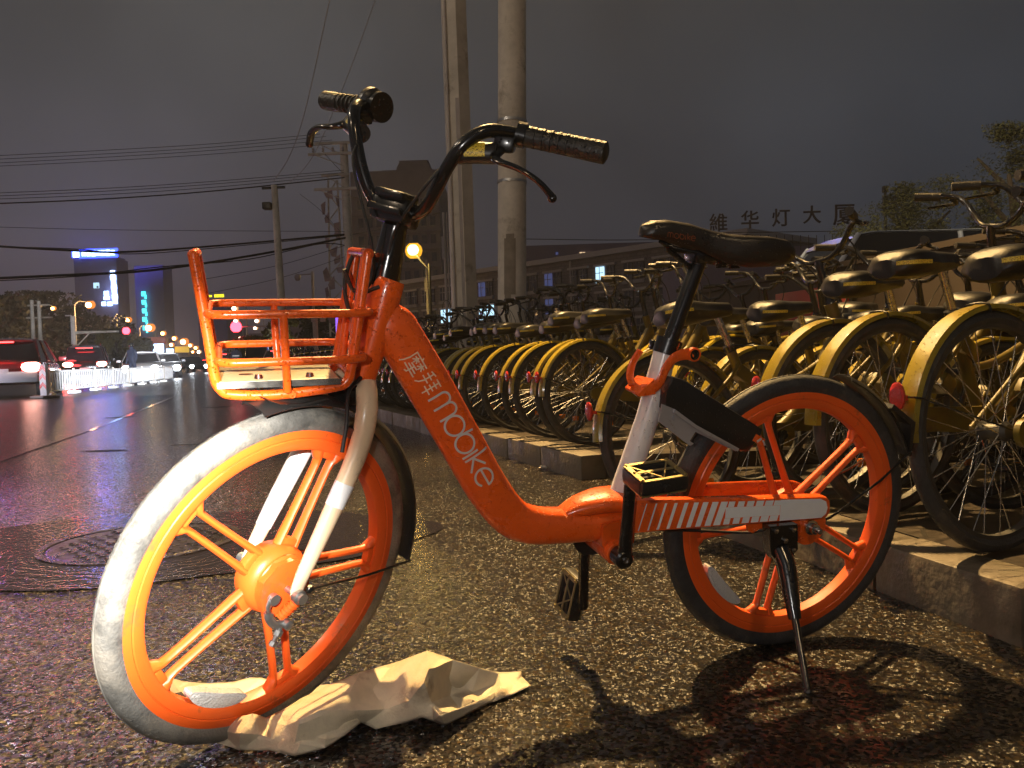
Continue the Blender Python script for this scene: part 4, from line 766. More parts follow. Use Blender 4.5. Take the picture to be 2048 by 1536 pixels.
# ================================================================== THE YELLOW BICYCLES
YB = 'yellow shared bicycles parked side by side along the kerb'
def yellow_parts():
    P = []
    V = Vector; c0 = V((0, 0, .305)); c1 = V((1.0, 0, .305))
    def tyre(c):
        b = MB(); b.lathe([(.272, -.012), (.285, -.0195), (.298, -.014), (.305, -.004), (.305, .004), (.298, .014), (.285, .0195), (.272, .012)], c, 'Y', 60); return b
    def rimm(c):
        b = MB(); b.lathe([(.277, -.012), (.262, -.012), (.260, 0), (.262, .012), (.277, .012)], c, 'Y', 60, closed=True)
        b.lathe([(0, -.04), (.018, -.04), (.026, -.03), (.02, -.02), (.02, .02), (.026, .03), (.018, .04), (0, .04)], c, 'Y', 20); return b
    def spokes(c, seed):
        b = MB(); rnd = random.Random(seed)
        for k in range(32):
            a = 2 * math.pi * k / 32; sd = 1 if k % 2 else -1; a2 = a + (.55 if (k // 2) % 2 else -.55)
            b.tube([c + V((.024 * math.cos(a2 + 0), .028 * sd, .024 * math.sin(a2))), c + V((.262 * math.cos(a), .003 * sd, .262 * math.sin(a)))], .0013, 5)
        return b
    P.append(('rear_wheel', None, None, [('tyre', tyre(c0), 'rubber'), ('rim', rimm(c0), 'rim_dull'), ('spokes', spokes(c0, 1), 'spoke')]))
    P.append(('front_wheel', None, None, [('tyre', tyre(c1), 'rubber'), ('rim', rimm(c1), 'rim_dull'), ('spokes', spokes(c1, 2), 'spoke')]))
    b = MB()
    b.tube([(.800, 0, .790), (.865, 0, .590)], .026, 16)
    b.tube([(.838, 0, .700), (.74, 0, .545), (.60, 0, .375), (.50, 0, .300), (.42, 0, .275)], [(.034, .026), (.036, .028), (.034, .028), (.03, .026), (.028, .03)], 16, up=(0, 0, 1), smooth=3)
    b.tube([(.845, 0, .64), (.70, 0, .54), (.50, 0, .46), (.36, 0, .44)], [.017, .015, .014, .014], 12, smooth=3)
    b.tube([(.42, 0, .27), (.285, 0, .620)], [.021, .0195], 16)
    for s in (1, -1):
        b.tube([(.305, s * .022, .56), (.24, s * .045, .50), (0, s * .062, .310)], .0085, 10, smooth=2); b.tube([(.41, s * .03, .275), (.30, s * .05, .285), (0, s * .062, .300)], .0105, 10, smooth=2)
    b.box((.20, 0, .40), (.06, .12, .05), Matrix.Rotation(R(40), 3, 'Y'), .012)
    b.box((.345, 0, .505), (.10, .05, .055), Matrix.Rotation(R(35), 3, 'Y'), .01)
    P.append(('frame', b, 'yellow_shaded', []))
    b = MB()
    b.prism([(.44 + .045 * math.cos(R(a)), .275 + .045 * math.sin(R(a))) for a in range(-90, 91, 20)] + [(.0 + .035 * math.cos(R(a)), .303 + .035 * math.sin(R(a))) for a in range(90, 271, 20)], lambda x, z, y: V((x, y, z)), -.088, -.072)
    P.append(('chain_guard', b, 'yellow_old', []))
    def fend(c, a0, a1):
        b = MB(); rings = []
        for k in range(31):
            a = R(a0 + (a1 - a0) * k / 30); pr = [(-.030, -.014), (-.024, -.003), (0, 0), (.024, -.003), (.030, -.014)]
            rings.append([c + V(((.324 + dr) * math.cos(a), y, (.324 + dr) * math.sin(a))) for y, dr in pr] + [c + V(((.322 + dr) * math.cos(a), y * .95, (.322 + dr) * math.sin(a))) for y, dr in reversed(pr)])
        b.loft(rings); return b
    stays = []
    for a in (162, 98):
        b2 = MB(); stays.append(('mudguard_strap', b2, 'black')); ar = R(a); d = V((math.cos(ar), 0, math.sin(ar))); b2.tube([c0 + d * .300 + V((0, -.034, 0)), c0 + d * .3215 + V((0, -.033, 0)), c0 + d * .327, c0 + d * .3215 + V((0, .033, 0)), c0 + d * .300 + V((0, .034, 0))], .0028, 6, smooth=2)
    b2 = MB(); stays.append(('mudguard_stay', b2, 'black')); b2.tube([c0 + V((.300 * math.cos(R(162)), -.036, .300 * math.sin(R(162)))), c0 + V((0, -.066, 0))], .0024, 6)
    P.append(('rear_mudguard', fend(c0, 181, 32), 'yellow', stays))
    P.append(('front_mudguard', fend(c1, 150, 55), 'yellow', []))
    b = MB(); b.lathe([(0, 0), (.018, 0), (.021, .004), (.021, .010), (.017, .014), (0, .014)], (0, 0, 0), 'X', 18)
    b.v = [(-.332 - v[0], v[1] * 1.0, .305 + .105 + v[2] * 1.6) for v in b.v]; b.box((-.318, 0, .405), (.016, .012, .012))
    P.append(('tail_reflector', b, 'red_refl', []))
    b = MB(); rings = []
    for x, zt_, w1, w2, dp in [(.315, .768, .010, .012, .012), (.30, .776, .02, .024, .03), (.24, .778, .030, .038, .040), (.17, .778, .052, .066, .056), (.10, .782, .078, .096, .070), (.05, .780, .084, .100, .072), (.01, .768, .068, .086, .060), (-.01, .748, .04, .05, .035)]:
        ring = []
        for k in range(18):
            a = 2 * math.pi * k / 18; ca, sa = math.cos(a), math.sin(a)
            ring.append(V((x, (w1 if sa >= 0 else w2) * math.copysign(abs(ca) ** .7, ca), zt_ - .022 + (.022 * sa if sa >= 0 else dp * sa))))
        rings.append(ring)
    b.loft(rings); lb = MB(); vs = []
    for i in range(2):
        for k in range(6):
            x, y = [(.072, -.1035), (.045, -.1035), (.022, -.0975), (.004, -.0865), (-.009, -.068), (-.016, -.050)][k]; vs.append(V((x, y, .730 + .012 * i - .003 * k / 5)))
    lb.add(vs, [(k, k + 1, k + 7, k + 6) for k in range(5)])
    for k in range(6):
        for y in (-.03, .03): b.tube([V((.085, y, .695 + .006 * k)) + V((.012 * math.cos(R(a)), .012 * math.sin(R(a)), .006 * a / 360)) for a in range(0, 361, 45)], .0022, 4)
    P.append(('saddle', b, 'saddle_dull', [('number_label', lb, 'sticker')]))
    b = MB(); b.tube([(.295, 0, .60), (.235, 0, .750)], .0135, 14); P.append(('seat_post', b, 'chrome', []))
    b = MB(); b.tube([(.290, 0, .608), (.281, 0, .630)], .024, 16); b.box((.30, -.03, .622), (.04, .02, .012), None, .003); P.append(('seat_clamp', b, 'black', []))
    b = MB(); b.tube([(.802, 0, .785), (.795, 0, .82), (.765, 0, .93), (.762, 0, .965)], [.022, .017, .015, .018], 14, smooth=2)
    for s in (1, -1):
        b.tube([(.764, 0, .965), (.768, s * .06, .968), (.772, s * .12, 1.005), (.762, s * .18, 1.06), (.735, s * .23, 1.08), (.63, s * .300, 1.078)], .0112, 12, smooth=4)
    kids = []
    for s in (1, -1):
        g = MB(); g.tube([(.705, s * .250, 1.079), (.625, s * .303, 1.078)], .0168, 14); kids.append(('grip', g, 'grip'))
        g = MB(); g.tube([(.735, s * .222, 1.072), (.765, s * .235, 1.055), (.735, s * .285, 1.045), (.690, s * .31, 1.035)], [.012, .008, .006, .006], 8, smooth=3); kids.append(('brake_lever', g, 'black'))
    g = MB(); g.tube([(.768, .15, 1.03), (.81, .12, .98), (.83, .05, .86), (.81, .0, .70)], .003, 6, smooth=4); g.tube([(.768, -.15, 1.03), (.82, -.14, .96), (.85, -.05, .82), (.70, -.02, .52)], .003, 6, smooth=4); kids.append(('brake_cable', g, 'wire'))
    P.append(('handlebar', b, 'black', kids))
    b = MB(); b.tube([(.865, 0, .59), (.872, 0, .575)], .022, 12)
    for s in (1, -1): b.tube([(.872, s * .02, .58), (.890, s * .052, .56), (.93, s * .058, .45), (1.0, s * .06, .305)], .012, 10, smooth=3)
    P.append(('fork', b, 'yellow_shaded', []))
    b = MB(); b.box((0, 0, 0), (.03, .012, .085), None, .005); b.v = [(v[0] * 1 + .05, v[1] - .004, v[2] + .305 - .2) if 0 else (v[2] * .5 + .13, v[1] - .012, v[0] + .12) for v in b.v]
    P.append(('wheel_reflector', b, 'amber', []))
    b = MB(); b.tube([(.42, -.10, .275), (.36, -.105, .14)], .009, 8); b.lathe([(0, -.105), (.018, -.105), (.018, -.086), (0, -.086)], (.42, 0, .275), 'Y', 14); g = MB(); g.box((.355, -.145, .135), (.09, .075, .022), None, .006); P.append(('crank', b, 'black', [('pedal', g, 'black')]))
    b = MB(); b.tube([(.42, .075, .275), (.48, .085, .42)], .009, 8); g = MB(); g.box((.482, .13, .425), (.09, .075, .022), None, .006); P.append(('crank', b, 'black', [('pedal', g, 'black')]))
    return P
def make_yellow():
    root = empty('bicycle')
    for name, b, m, kids in yellow_parts():
        o = empty(name) if b is None else b.build(name, M[m], None)
        o.parent = root
        for kn, kb, km in kids: kb.build(kn, M[km], o)
    return root
def make_yellow_far():
    tot = MB(); names = ['saddle_dull', 'rubber', 'rim_dull', 'spoke', 'yellow_shaded', 'yellow', 'yellow_old', 'black', 'leather', 'sticker', 'chrome', 'grip', 'wire', 'red_refl', 'amber']
    for name, b, m, kids in yellow_parts():
        for bb, mm in ([(b, m)] if b else []) + [(kb, km) for _, kb, km in kids]:
            o_ = len(tot.v); tot.v += bb.v; tot.f += [tuple(i + o_ for i in f) for f in bb.f]; tot.m += [names.index(mm)] * len(bb.f)
    return tot.build('bicycle', [M[k] for k in names])
proto = make_yellow(); protof = make_yellow_far(); rnd = random.Random(21)
near = [(1.22, 2.08, .13, 25, 'yellow bicycle nearest the camera, cut off by the right edge of the photo'),
        (1.155, 2.55, .135, 25, 'yellow bicycle just above the orange rear wheel, second from the right edge'),
        (1.10, 2.87, .13, 24, 'yellow bicycle third from the right edge, mudguard ending above the orange rear wheel'),
        (.60, 3.02, .05, 22, 'yellow bicycle standing low on the driveway behind the white seat tube'),
        (.45, 4.87, .125, 25, 'first yellow bicycle on the far kerb, its whole wheel seen beyond the down tube')]
def place_y(x, y, z, th, label, src, lean=0.0):
    o = src if not src.get('used') else copy_tree(src)
    src['used'] = 1
    if 'used' in o.keys() and o is not src: del o['used']
    o.location = (x, y, z); o.rotation_euler = (R(lean), 0, R(th)); tag(o, label, 'bicycle', YB)
    if o.children:      # bars and front wheel turned by their own amount, saddles at their own height
        a = R(place_rnd.uniform(-26, 26)); A = Vector((.83, 0, .70)); ax_ = Vector((-.31, 0, .95)); mt = Matrix.Translation(A) @ Matrix.Rotation(a, 4, ax_) @ Matrix.Translation(-A); dz = place_rnd.uniform(-.03, .05)
        for c in o.children:
            if c.name.split('.')[0] in ('handlebar', 'fork', 'front_wheel', 'front_mudguard'): c.matrix_local = mt
            if c.name.split('.')[0] in ('saddle', 'seat_post'): c.location = (-.3 * dz, 0, dz)
    return o
place_rnd = random.Random(77)
for i, (x, y, z, th, lb_) in enumerate(near): place_y(x, y, z, th, lb_, proto, [-2, 1, 3, -6, 0][i])
place_y(1.05, 3.62, .05, 26, 'yellow bicycle with black saddle behind the lock box, just before the red board', proto, 4)
place_y(1.02, 4.15, .05, 30, 'yellow bicycle behind the orange seat clamp, under the black saddle nose', proto, -3)
place_y(1.75, 3.35, .05, 34, 'yellow bicycle pushed deeper in, its handlebar beside the red board', proto, 6)
place_y(2.05, 2.72, .13, 30, 'yellow bicycle behind the two nearest ones, only its frame and handlebar in view', proto, -5)
for i in range(13):       # more of them crammed in between the front ones and the brown wall
    z = 2.2 + i * .26; place_y(1.95 - .13 * i * .26 / .26 * .35 + rnd.uniform(-.12, .2), z, .127 if z < 2.6 else .05, 27 + rnd.uniform(-16, 16), 'yellow bicycle wedged between the nearest ones and the brown wall, mostly hidden', protof, rnd.uniform(-9, 9))
zs = [4.98, 5.32, 5.52, 5.93, 6.38, 6.64, 6.86, 7.10, 7.45, 7.8, 8.1]
while zs[-1] < 30: zs.append(zs[-1] + rnd.choice([.22, .28, .33, .4, .62]) * (1 if zs[-1] < 14 else 1.35))
names8 = ['second yellow bicycle on the far kerb, its wheel overlapping the first full wheel', 'third yellow bicycle on the far kerb, counted leftwards from the gap']
for i, z in enumerate(zs):
    x = .45 - .372 * (z - 4.87) + (rnd.uniform(-.05, .05) if i > 6 else 0)
    lb_ = names8[i] if i < 2 else ('yellow bicycle packed tightly in the row seen behind the down tube' if z < 9.5 else 'yellow bicycle far down the kerbside row')
    src = proto if z < 11 else protof
    o = place_y(x, z, .125, 24 + rnd.uniform(-5, 5) * (1 if i > 3 else .3), lb_, src, rnd.uniform(-4, 4) * (1 if i > 3 else .3))
for i in range(34):       # a looser second rank behind the first
    z = 4.6 + i * .40; x = .45 - .372 * (z - 4.87) + 1.05 + rnd.uniform(-.1, .25)
    o = place_y(x, z, .125, 24 + rnd.uniform(-14, 14), 'yellow bicycle standing behind the kerbside row, mostly hidden by it', protof, rnd.uniform(-6, 6))
for k in (proto, protof):
    if 'used' in k.keys(): del k['used']

# ================================================================== POLES, WALL, RED BOARD
b = MB(); b.tube([(0, 0, .1), (0, 0, 9.2)], [.165, .150], 40); b.lathe([(.17, 0.1), (.185, .1), (.185, .5), (.17, .5)], axis='Z', seg=40)
M['paint_patch'] = mat('grey_paint_patch', (.24, .20, .165), .8, var=.3, vscale=6)
rp = thing('lamp_post', 'round concrete lamp post, the thick right one of the two tall posts', 'lamp post', (-.01, 9.5, 0)); rp.rotation_euler = (0, R(1.8), 0)
b.build('post', M['concrete'], rp)
b = MB(); z0, z1 = 1.35, 1.98
for (a0, a1, zz0, zz1) in ((-122, -76, z0, z1), (-114, -82, z1, z1 + .05), (-120, -94, z0 - .06, z0)):
    vs = []
    for i in range(7):
        a = R(a0 + (a1 - a0) * i / 6); vs += [(.168 * math.cos(a), .168 * math.sin(a), zz0), (.168 * math.cos(a), .168 * math.sin(a), zz1)]
    b.add(vs, [(2 * i, 2 * i + 2, 2 * i + 3, 2 * i + 1) for i in range(6)])
b.build('paint_patch', M['paint_patch'], rp)
for zz in (2.62, 3.3): b = MB(); b.lathe([(.166, zz), (.170, zz), (.170, zz + .03), (.166, zz + .03)], axis='Z', seg=36, closed=True); b.build('strap', M['alu'], rp)
b = MB(); b.tube([(0, 0, 7.0), (-.03, -1.2, 7.5), (-.12, -2.3, 7.62)], .05, 12); b.build('arm', M['pole_metal'], rp)
b = MB(); b.box((-.12, -2.62, 7.64), (.28, .7, .10), None, .03); b.build('lamp_head', M['pole_metal'], rp)
hp = thing('lamp_post', 'leaning six-sided grey metal post left of the round concrete post', 'lamp post', (-.555, 10.3, 0)); hp.rotation_euler = (0, R(-.2), R(12))
b = MB(); b.tube([(0, 0, 0), (0, 0, 9.5)], [.175, .155], 6); b.build('post', M['pole_metal'], hp, flat=True)
b = MB(); b.box((-.02, -.160, 2.0), (.05, .012, 3.6)); b.box((-.13, -.115, 2.5), (.012, .02, 5)); b.build('cable_strip', M['trim'], hp)
w0 = Vector((2.84, 4.6)); w1 = Vector((1.95, 9.05)); dirw = (w1 - w0).normalized(); wall_a = w0 - dirw * 7; nrmw = Vector((dirw.y, -dirw.x))
if nrmw.x < 0: nrmw = -nrmw
b = MB(); b.prism([tuple(wall_a), tuple(w1), tuple(w1 + nrmw * .14), tuple(wall_a + nrmw * .14)], lambda x, y, t: Vector((x, y, t)), 0, 1.25)
b.prism([tuple(wall_a - nrmw * .03), tuple(w1 - nrmw * .03), tuple(w1 + nrmw * .17), tuple(wall_a + nrmw * .17)], lambda x, y, t: Vector((x, y, t)), 1.25, 1.29)
o = b.build('wall', M['wall_brown']); tag(o, 'low brown painted wall behind the parked yellow bicycles on the right', 'wall')
c_ = w0 + dirw * 1.95 - nrmw * .06; ang = math.atan2(dirw.y, dirw.x)
b = MB(); b.box((0, 0, 0), (1.0, .03, .50), None, .006); o = b.build('board', M['red_panel']); o.location = (c_.x - .05, c_.y, .86); o.rotation_euler = (0, 0, ang); tag(o, 'faded red board fixed on the brown wall behind the black saddle', 'board')

# ================================================================== VEHICLES
def cpaint(name, c, r=.25): return mat(name, c, r, .3, coat=.8, var=.05, vscale=2)
M['car_red'] = cpaint('dark_car_paint', (.16, .02, .022)); M['car_dark'] = cpaint('black_car_paint', (.012, .012, .014)); M['car_white'] = cpaint('white_car_paint', (.78, .78, .80)); M['car_silver'] = cpaint('silver_car_paint', (.45, .46, .50)); M['car_blue'] = cpaint('navy_car_paint', (.02, .025, .05))  # the first car's red body colour includes its brake light glow
def car(label, loc, rz, paint, L=4.6, W=1.82, H=1.46, suv=False, tails=False, heads=False, group=None, rack=False, bumper=None, rear_glass=None):
    t = thing('car', label, 'car', loc, rz, group)
    hb_ = .32 if not suv else .36; belt = .92 if not suv else 1.05; hw = W / 2
    # lower body, nose at +x
    st = [(-L / 2, .62, .55, belt - .18, .80), (-L / 2 + .12, .40, .34, belt - .02, .94), (-L / 2 + .6, hb_, .30, belt + .02, 1), (-.4, hb_, .30, belt, 1), (L / 2 - 1.35, hb_, .30, belt - .02, 1), (L / 2 - .5, hb_, .32, belt - .14, .97), (L / 2 - .12, .36, .36, belt - .26, .90), (L / 2, .50, .48, belt - .38, .78)]
    b = MB(); rings = []
    for x, z0_, z1_, zt_, wf in st:
        h = hw * wf; rings.append([Vector((x, y, z)) for y, z in ((-h * .86, z0_), (-h * .97, z0_ + .10), (-h, (z0_ + zt_) / 2), (-h * .98, zt_ - .06), (-h * .88, zt_), (0, zt_ + .03), (h * .88, zt_), (h * .98, zt_ - .06), (h, (z0_ + zt_) / 2), (h * .97, z0_ + .10), (h * .86, z0_), (0, z0_))])
    b.loft(rings); b.build('body', paint, t, angle=50)
    x0, x1, x2, x3 = ((-L / 2 + .15, -L / 2 + .45, .55, 1.25) if suv else (-L / 2 + .35, -L / 2 + 1.15, .45, 1.30))
    b = MB(); rings = []
    for x, z in ((x0, belt), (x1, H - .05), (x1 + .25, H - .015), (x2 - .2, H - .015), (x2, H - .05), (x3, belt - .02)):
        h = hw * (.90 if z < belt + .05 else .72); rings.append([Vector((x, -h, min(z, belt))), Vector((x, -hw * (.90 if z < belt + .05 else .70), z)), Vector((x, 0, z + .02)), Vector((x, hw * (.90 if z < belt + .05 else .70), z)), Vector((x, h, min(z, belt)))])
    rings = []
    for x, z in ((x0, belt + .002), (x1, H - .05), (x1 + .25, H - .02), (x2 - .2, H - .02), (x2, H - .05), (x3, belt + .002)):
        f = (z - belt) / (H - belt); h = hw * (.92 - .20 * f); rings.append([Vector((x if f < .5 else x, -h, z)), Vector((x, h, z)), Vector((x, h + .02 * 0, belt - .05)) if 0 else Vector((x, hw * .92, belt - .02)), Vector((x, -hw * .92, belt - .02))])
    b.loft(rings); b.build('window', rear_glass or M['glass_dark'], t, angle=30)
    b = MB(); b.loft([[Vector((x, -hw * .735, H - .035 - q)), Vector((x, -hw * .62, H - q)), Vector((x, 0, H + .025 - q)), Vector((x, hw * .62, H - q)), Vector((x, hw * .735, H - .035 - q)), Vector((x, 0, H - .05 - q))] for x, q in ((x1 - .05, .05), (x1 + .2, 0), (x2 - .2, 0), (x2 + .05, .05))]); b.build('roof', paint, t)
    for sd in (-1, 1):
        for xa, xb in ((x0 + .05, x1), ((x1 + x2) / 2 - .05, (x1 + x2) / 2 - .05), (x3 - .05, x2)): b = MB(); b.tube([(xa, sd * hw * .925, belt), (xb, sd * hw * .735, H - .04)], .028, 8); b.build('pillar', paint, t)
    for x in (-L / 2 + .85, L / 2 - .85):
        for sd in (-1, 1):
            wh = empty('wheel'); wh.parent = t; wh.location = (x, sd * (hw - .11), .33)
            b = MB(); b.lathe([(.19, -.10), (.31, -.10), (.33, -.06), (.33, .06), (.31, .10), (.19, .10)], axis='Y', seg=28, closed=True); b.build('tyre', M['rubber'], wh)
            b = MB(); b.lathe([(0, .07 * sd), (.06, .08 * sd), (.19, .09 * sd), (.19, -.09 * sd)], axis='Y', seg=28); b.build('rim', M['alu'], wh)
    for sd in (-1, 1):
        b = MB(); b.box((-L / 2 + .05, sd * hw * .76, belt - .16), (.14, .40, .20), None, .04); b.build('tail_light', M['tail'] if tails else M['red_refl'], t)
        b = MB(); b.box((L / 2 - .17, sd * hw * .70, belt - .34), (.16, .36, .15), None, .05); b.build('headlight', M['head'] if heads else M['clear_refl'], t)
        if heads: b = MB(); b.ball((L / 2 - .05, sd * hw * .70, belt - .34), .19, sc=(.5, 1.1, 1)); b.build('headlight_bulb', M['head'], t)
        b = MB(); b.box((x3 - .25, sd * (hw + .10), belt + .06), (.10, .20, .13), None, .04); b.build('wing_mirror', paint, t)
        if tails:
            b = MB(); b.ball((-L / 2 - .01, sd * hw * .78, belt - .16), .15, sc=(.5, 1.5, .85)); b.build('tail_light_bulb', M['tailhot'], t)
    if bumper: b = MB(); b.box((-L / 2 + .10, 0, .52), (.26, W * .93, .30), None, .08); b.build('bumper', bumper, t)
    if tails: b = MB(); b.box((-L / 2 + .10, 0, H - .12), (.05, .7, .03)); b.build('brake_light', M['tail'], t)
    if rack:
        for sd in (-1, 1): b = MB(); b.tube([(x1 + .1, sd * hw * .62, H + .02), (x1 + .2, sd * hw * .62, H + .07), (x2 - .2, sd * hw * .62, H + .07), (x2 - .1, sd * hw * .62, H + .02)], .018, 8); b.build('roof_rail', M['chrome'], t)
    b = MB(); b.box((-L / 2 - .012, 0, .66), (.02, .46, .13), None, .01); b.build('licence_plate', M['trim'], t)
    return t
away = math.atan2(.927, -.375)
M['red_glass'] = mat('rear_window_lit_red', (.02, .006, .008), .12, spec=.8)
g1 = gr(-52, 800); car('dark car tinted red by its glowing tail lights, with a pale bumper, at the left edge', (g1.x - .35, g1.y + 2.3, 0), away, M['car_red'], 4.7, 1.85, 1.50, tails=True, bumper=M['car_silver'])
lamp('tail_light_glow', 'POINT', (g1.x - .1, g1.y - .6, 1.15), 60, (1, .08, .06), .3)
lamp('bumper_fill_light', 'POINT', (g1.x - .1, g1.y - 1.2, .55), 170, (.75, .85, 1), .2)  # added lamp standing behind the car to brighten its bumper
g2 = gr(140, 767); car('dark sport utility car with roof rails and red tail lights ahead of the first car', (g2.x - .2, g2.y + 2.3, 0), away, M['car_dark'], 4.6, 1.85, 1.78, suv=True, tails=True, rack=True)
lamp('tail_light_glow', 'POINT', (g2.x + .3, g2.y - .7, 1.2), 110, (1, .07, .07), .3)
g0 = gr(-40, 800); car('car mostly outside the left edge with only its rear wheel in view', (g0.x - 1.4, g0.y - 1.2, 0), away, M['car_silver'], 4.6, 1.85, 1.48, tails=False)
g3 = gr(386, 746); cc = car('dark car coming towards the camera with one bright white headlight beyond the white fence', (g3.x - 1.0, g3.y + 2, 0), away + math.pi + .32, M['car_dark'], 4.6, 1.82, 1.5, heads=True)
hsp = lamp('headlight_beam', 'SPOT', (g3.x + .2, g3.y - .6, .66), 500, (.86, .92, 1), .1, (-12, 20, .3), 40, .8)
for i, (px, Y, lb_) in enumerate([(248, 40, 'pale car with headlights on behind the white fence, left of the standing person'), (300, 46, 'silver car with headlights on behind the white fence, right of the standing person')]):
    p = at(px, 744, Y); car(lb_, (p.x, Y + 2, 0), away + math.pi, M['car_silver'] if i else M['car_white'], heads=True)
lamp('fence_wash', 'SPOT', (-6.8, 16.5, 1.0), 26000, (.88, .92, 1), .15, (-13.2, 28.0, .55), 32, .7)  # added spot with no vehicle behind it, whitens the barrier fence
lamp('fence_wash', 'SPOT', (-8.6, 26.0, 1.0), 6000, (.88, .92, 1), .15, (-15.0, 35.0, .55), 40, .9)  # second added spot, for the far part of the fence
for (px, Y, pt, tl, lb_) in [(452, 60, 'car_red', True, 'red car with tail lights seen through the basket beside the scooter rider'), (520, 62, 'car_blue', False, 'dark van seen from behind through the basket, right of the scooter rider'), (560, 52, 'car_silver', True, 'silver car seen through the basket behind its middle uprights'), (415, 120, 'car_dark', True, 'tiny far car with tail lights beside the basket front rod')]:
    p = at(px, 726, Y); car(lb_, (p.x, Y, 0), math.pi / 2 + .2, M[pt], H=1.5 if pt != 'car_blue' else 1.9, suv=pt == 'car_blue', tails=tl, bumper=None)
car('white van parked behind the brown wall, its dark window above the black saddle', (4.45, 10.05, 0), R(183), M['car_white'], 4.3, 1.85, 1.95, suv=True)
p = at(872, 655, 30); car('car with bright red tail lights glowing between the handlebars left of the metal post', (p.x, 30, .1), R(60), M['car_dark'], tails=True, H=1.45)
lamp('tail_light_glow', 'POINT', (p.x - .6, 27.0, .8), 25, (1, .06, .08), .3)

# ================================================================== BARRIER FENCE, POST
M['fence_white'] = mat('white_fence_plastic', (.75, .76, .78), .5, var=.1, vscale=2)
fa, fb = Vector((-11.75, 21.0)), Vector((-15.6, 38.2)); nfp = 8; fd = (fb - fa) / nfp; fang = math.atan2(fd.y, fd.x)
def fence_panel():
    t = empty('barrier_panel'); Lp = fd.length
    b = MB(); b.box((Lp / 2, 0, .63), (Lp - .08, .05, .05), None, .01); b.box((Lp / 2, 0, .13), (Lp - .08, .05, .04), None, .01); b.build('rail', M['fence_white'], t)
    for k in range(10):
        b = MB(); b.box((.14 + k * (Lp - .28) / 9, 0, .38), (.105, .014, .48), None, .004); b.build('picket', M['fence_white'], t)
    b = MB(); b.tube([(0, 0, 0), (0, 0, .70)], .03, 10); b.build('post', M['pole_metal'], t)
    b = MB(); b.box((0, 0, .04), (.42, .26, .08), None, .03); b.build('foot', M['fence_white'], t); return t
fp0 = fence_panel()
for i in range(nfp):
    o = fp0 if i == 0 else copy_tree(fp0); q = fa + fd * i; o.location = (q.x, q.y, 0); o.rotation_euler = (0, 0, fang)
    tag(o, ['first white barrier panel, right beside the red and white post', 'second white barrier panel from the red and white post', 'third white barrier panel, below the sport utility car'][i] if i < 3 else ('last white barrier panel, at the far end beside the oncoming dark car' if i == nfp - 1 else 'white barrier panel washed out by strong light in the middle of the fence'), 'barrier', 'white barrier panels dividing the road')
M['warn_red'] = mat('red_warning_film', (.70, .04, .03), .4)
q = gr(90, 797); t = thing('marker_post', 'red and white chevron marker post on a flat foot before the white fence', 'marker post', (q.x, q.y, 0), R(-28))
b = MB(); b.box((0, 0, .42), (.25, .07, .78), None, .02); b.build('post', M['fence_white'], t); b = MB(); b.box((0, 0, .035), (.52, .42, .07), None, .03); b.build('foot', M['kerb'], t)
for k in range(3):
    b = MB(); z = .70 - k * .20
    for s in (-1, 1): b.prism([(0, z - .0), (s * .124, z - .085), (s * .124, z + .005), (0, z + .09)], lambda x, z_, y: Vector((x, y, z_)), -.0375, -.0385)
    b.build('chevron', M['warn_red'], t)

# ================================================================== PEOPLE FAR DOWN THE ROAD
def figure(name, joints, edges, radii, m, parent=None, sub=1):
    me = bpy.data.meshes.new(name); me.from_pydata(joints, edges, []); o = bpy.data.objects.new(name, me); col.objects.link(o); o.parent = parent
    o.modifiers.new('skin', 'SKIN'); me.skin_vertices or None
    if not me.skin_vertices:
        bm = bmesh.new(); bm.from_mesh(me); bm.verts.layers.skin.verify(); bm.to_mesh(me); bm.free()
    for i, r in enumerate(radii): me.skin_vertices[0].data[i].radius = (r, r)
    me.skin_vertices[0].data[0].use_root = True
    sm = o.modifiers.new('sub', 'SUBSURF'); sm.levels = sub; sm.render_levels = sub; me.materials.append(m); return o
def person(label, loc, rz, seated=False):
    k = [(0, 0, .95), (0, 0, 1.15), (0, .01, 1.38), (0, .0, 1.50), (0, .02, 1.60), (0, .02, 1.70), (.10, 0, .92), (.12, .0, .50), (.12, 0, .08), (.12, .14, .03), (-.10, 0, .92), (-.12, -.03, .50), (-.13, -.05, .08), (-.13, .09, .03), (.19, 0, 1.40), (.25, -.02, 1.14), (.24, .08, .92), (.24, .12, .84), (-.19, 0, 1.40), (-.25, -.02, 1.14), (-.24, .08, .92), (-.24, .12, .84)]
    if seated:
        for i, v in {7: (.14, .42, .92), 8: (.14, .46, .48), 9: (.14, .58, .44), 11: (-.14, .42, .92), 12: (-.14, .46, .48), 13: (-.14, .58, .44), 16: (.24, .30, 1.12), 17: (.22, .40, 1.12), 20: (-.24, .30, 1.12), 21: (-.22, .40, 1.12)}.items(): k[i] = v
        k = [(x, y, z - .12) for x, y, z in k]
    e = [(0, 1), (1, 2), (2, 3), (3, 4), (4, 5), (0, 6), (6, 7), (7, 8), (8, 9), (0, 10), (10, 11), (11, 12), (12, 13), (2, 14), (14, 15), (15, 16), (16, 17), (2, 18), (18, 19), (19, 20), (20, 21)]
    r = [.15, .15, .17, .06, .10, .07, .10, .07, .05, .04, .10, .07, .05, .04, .07, .055, .04, .035, .07, .055, .04, .035]
    o = figure('person', k, e, r, M['jacket']); o.location = loc; o.rotation_euler = (0, 0, rz); tag(o, label, 'person')
    b = MB(); zz = -.12 if seated else 0; b.ball((0, .0, 1.655 + zz), .115, sc=(.85, 1, 1.05)); b.build('hair', M['black'], o)
    return o
pp = at(264, 716, 37.0); person('person in a dark jacket standing behind the white fence, seen from behind', (pp.x, 37, 0), R(160))
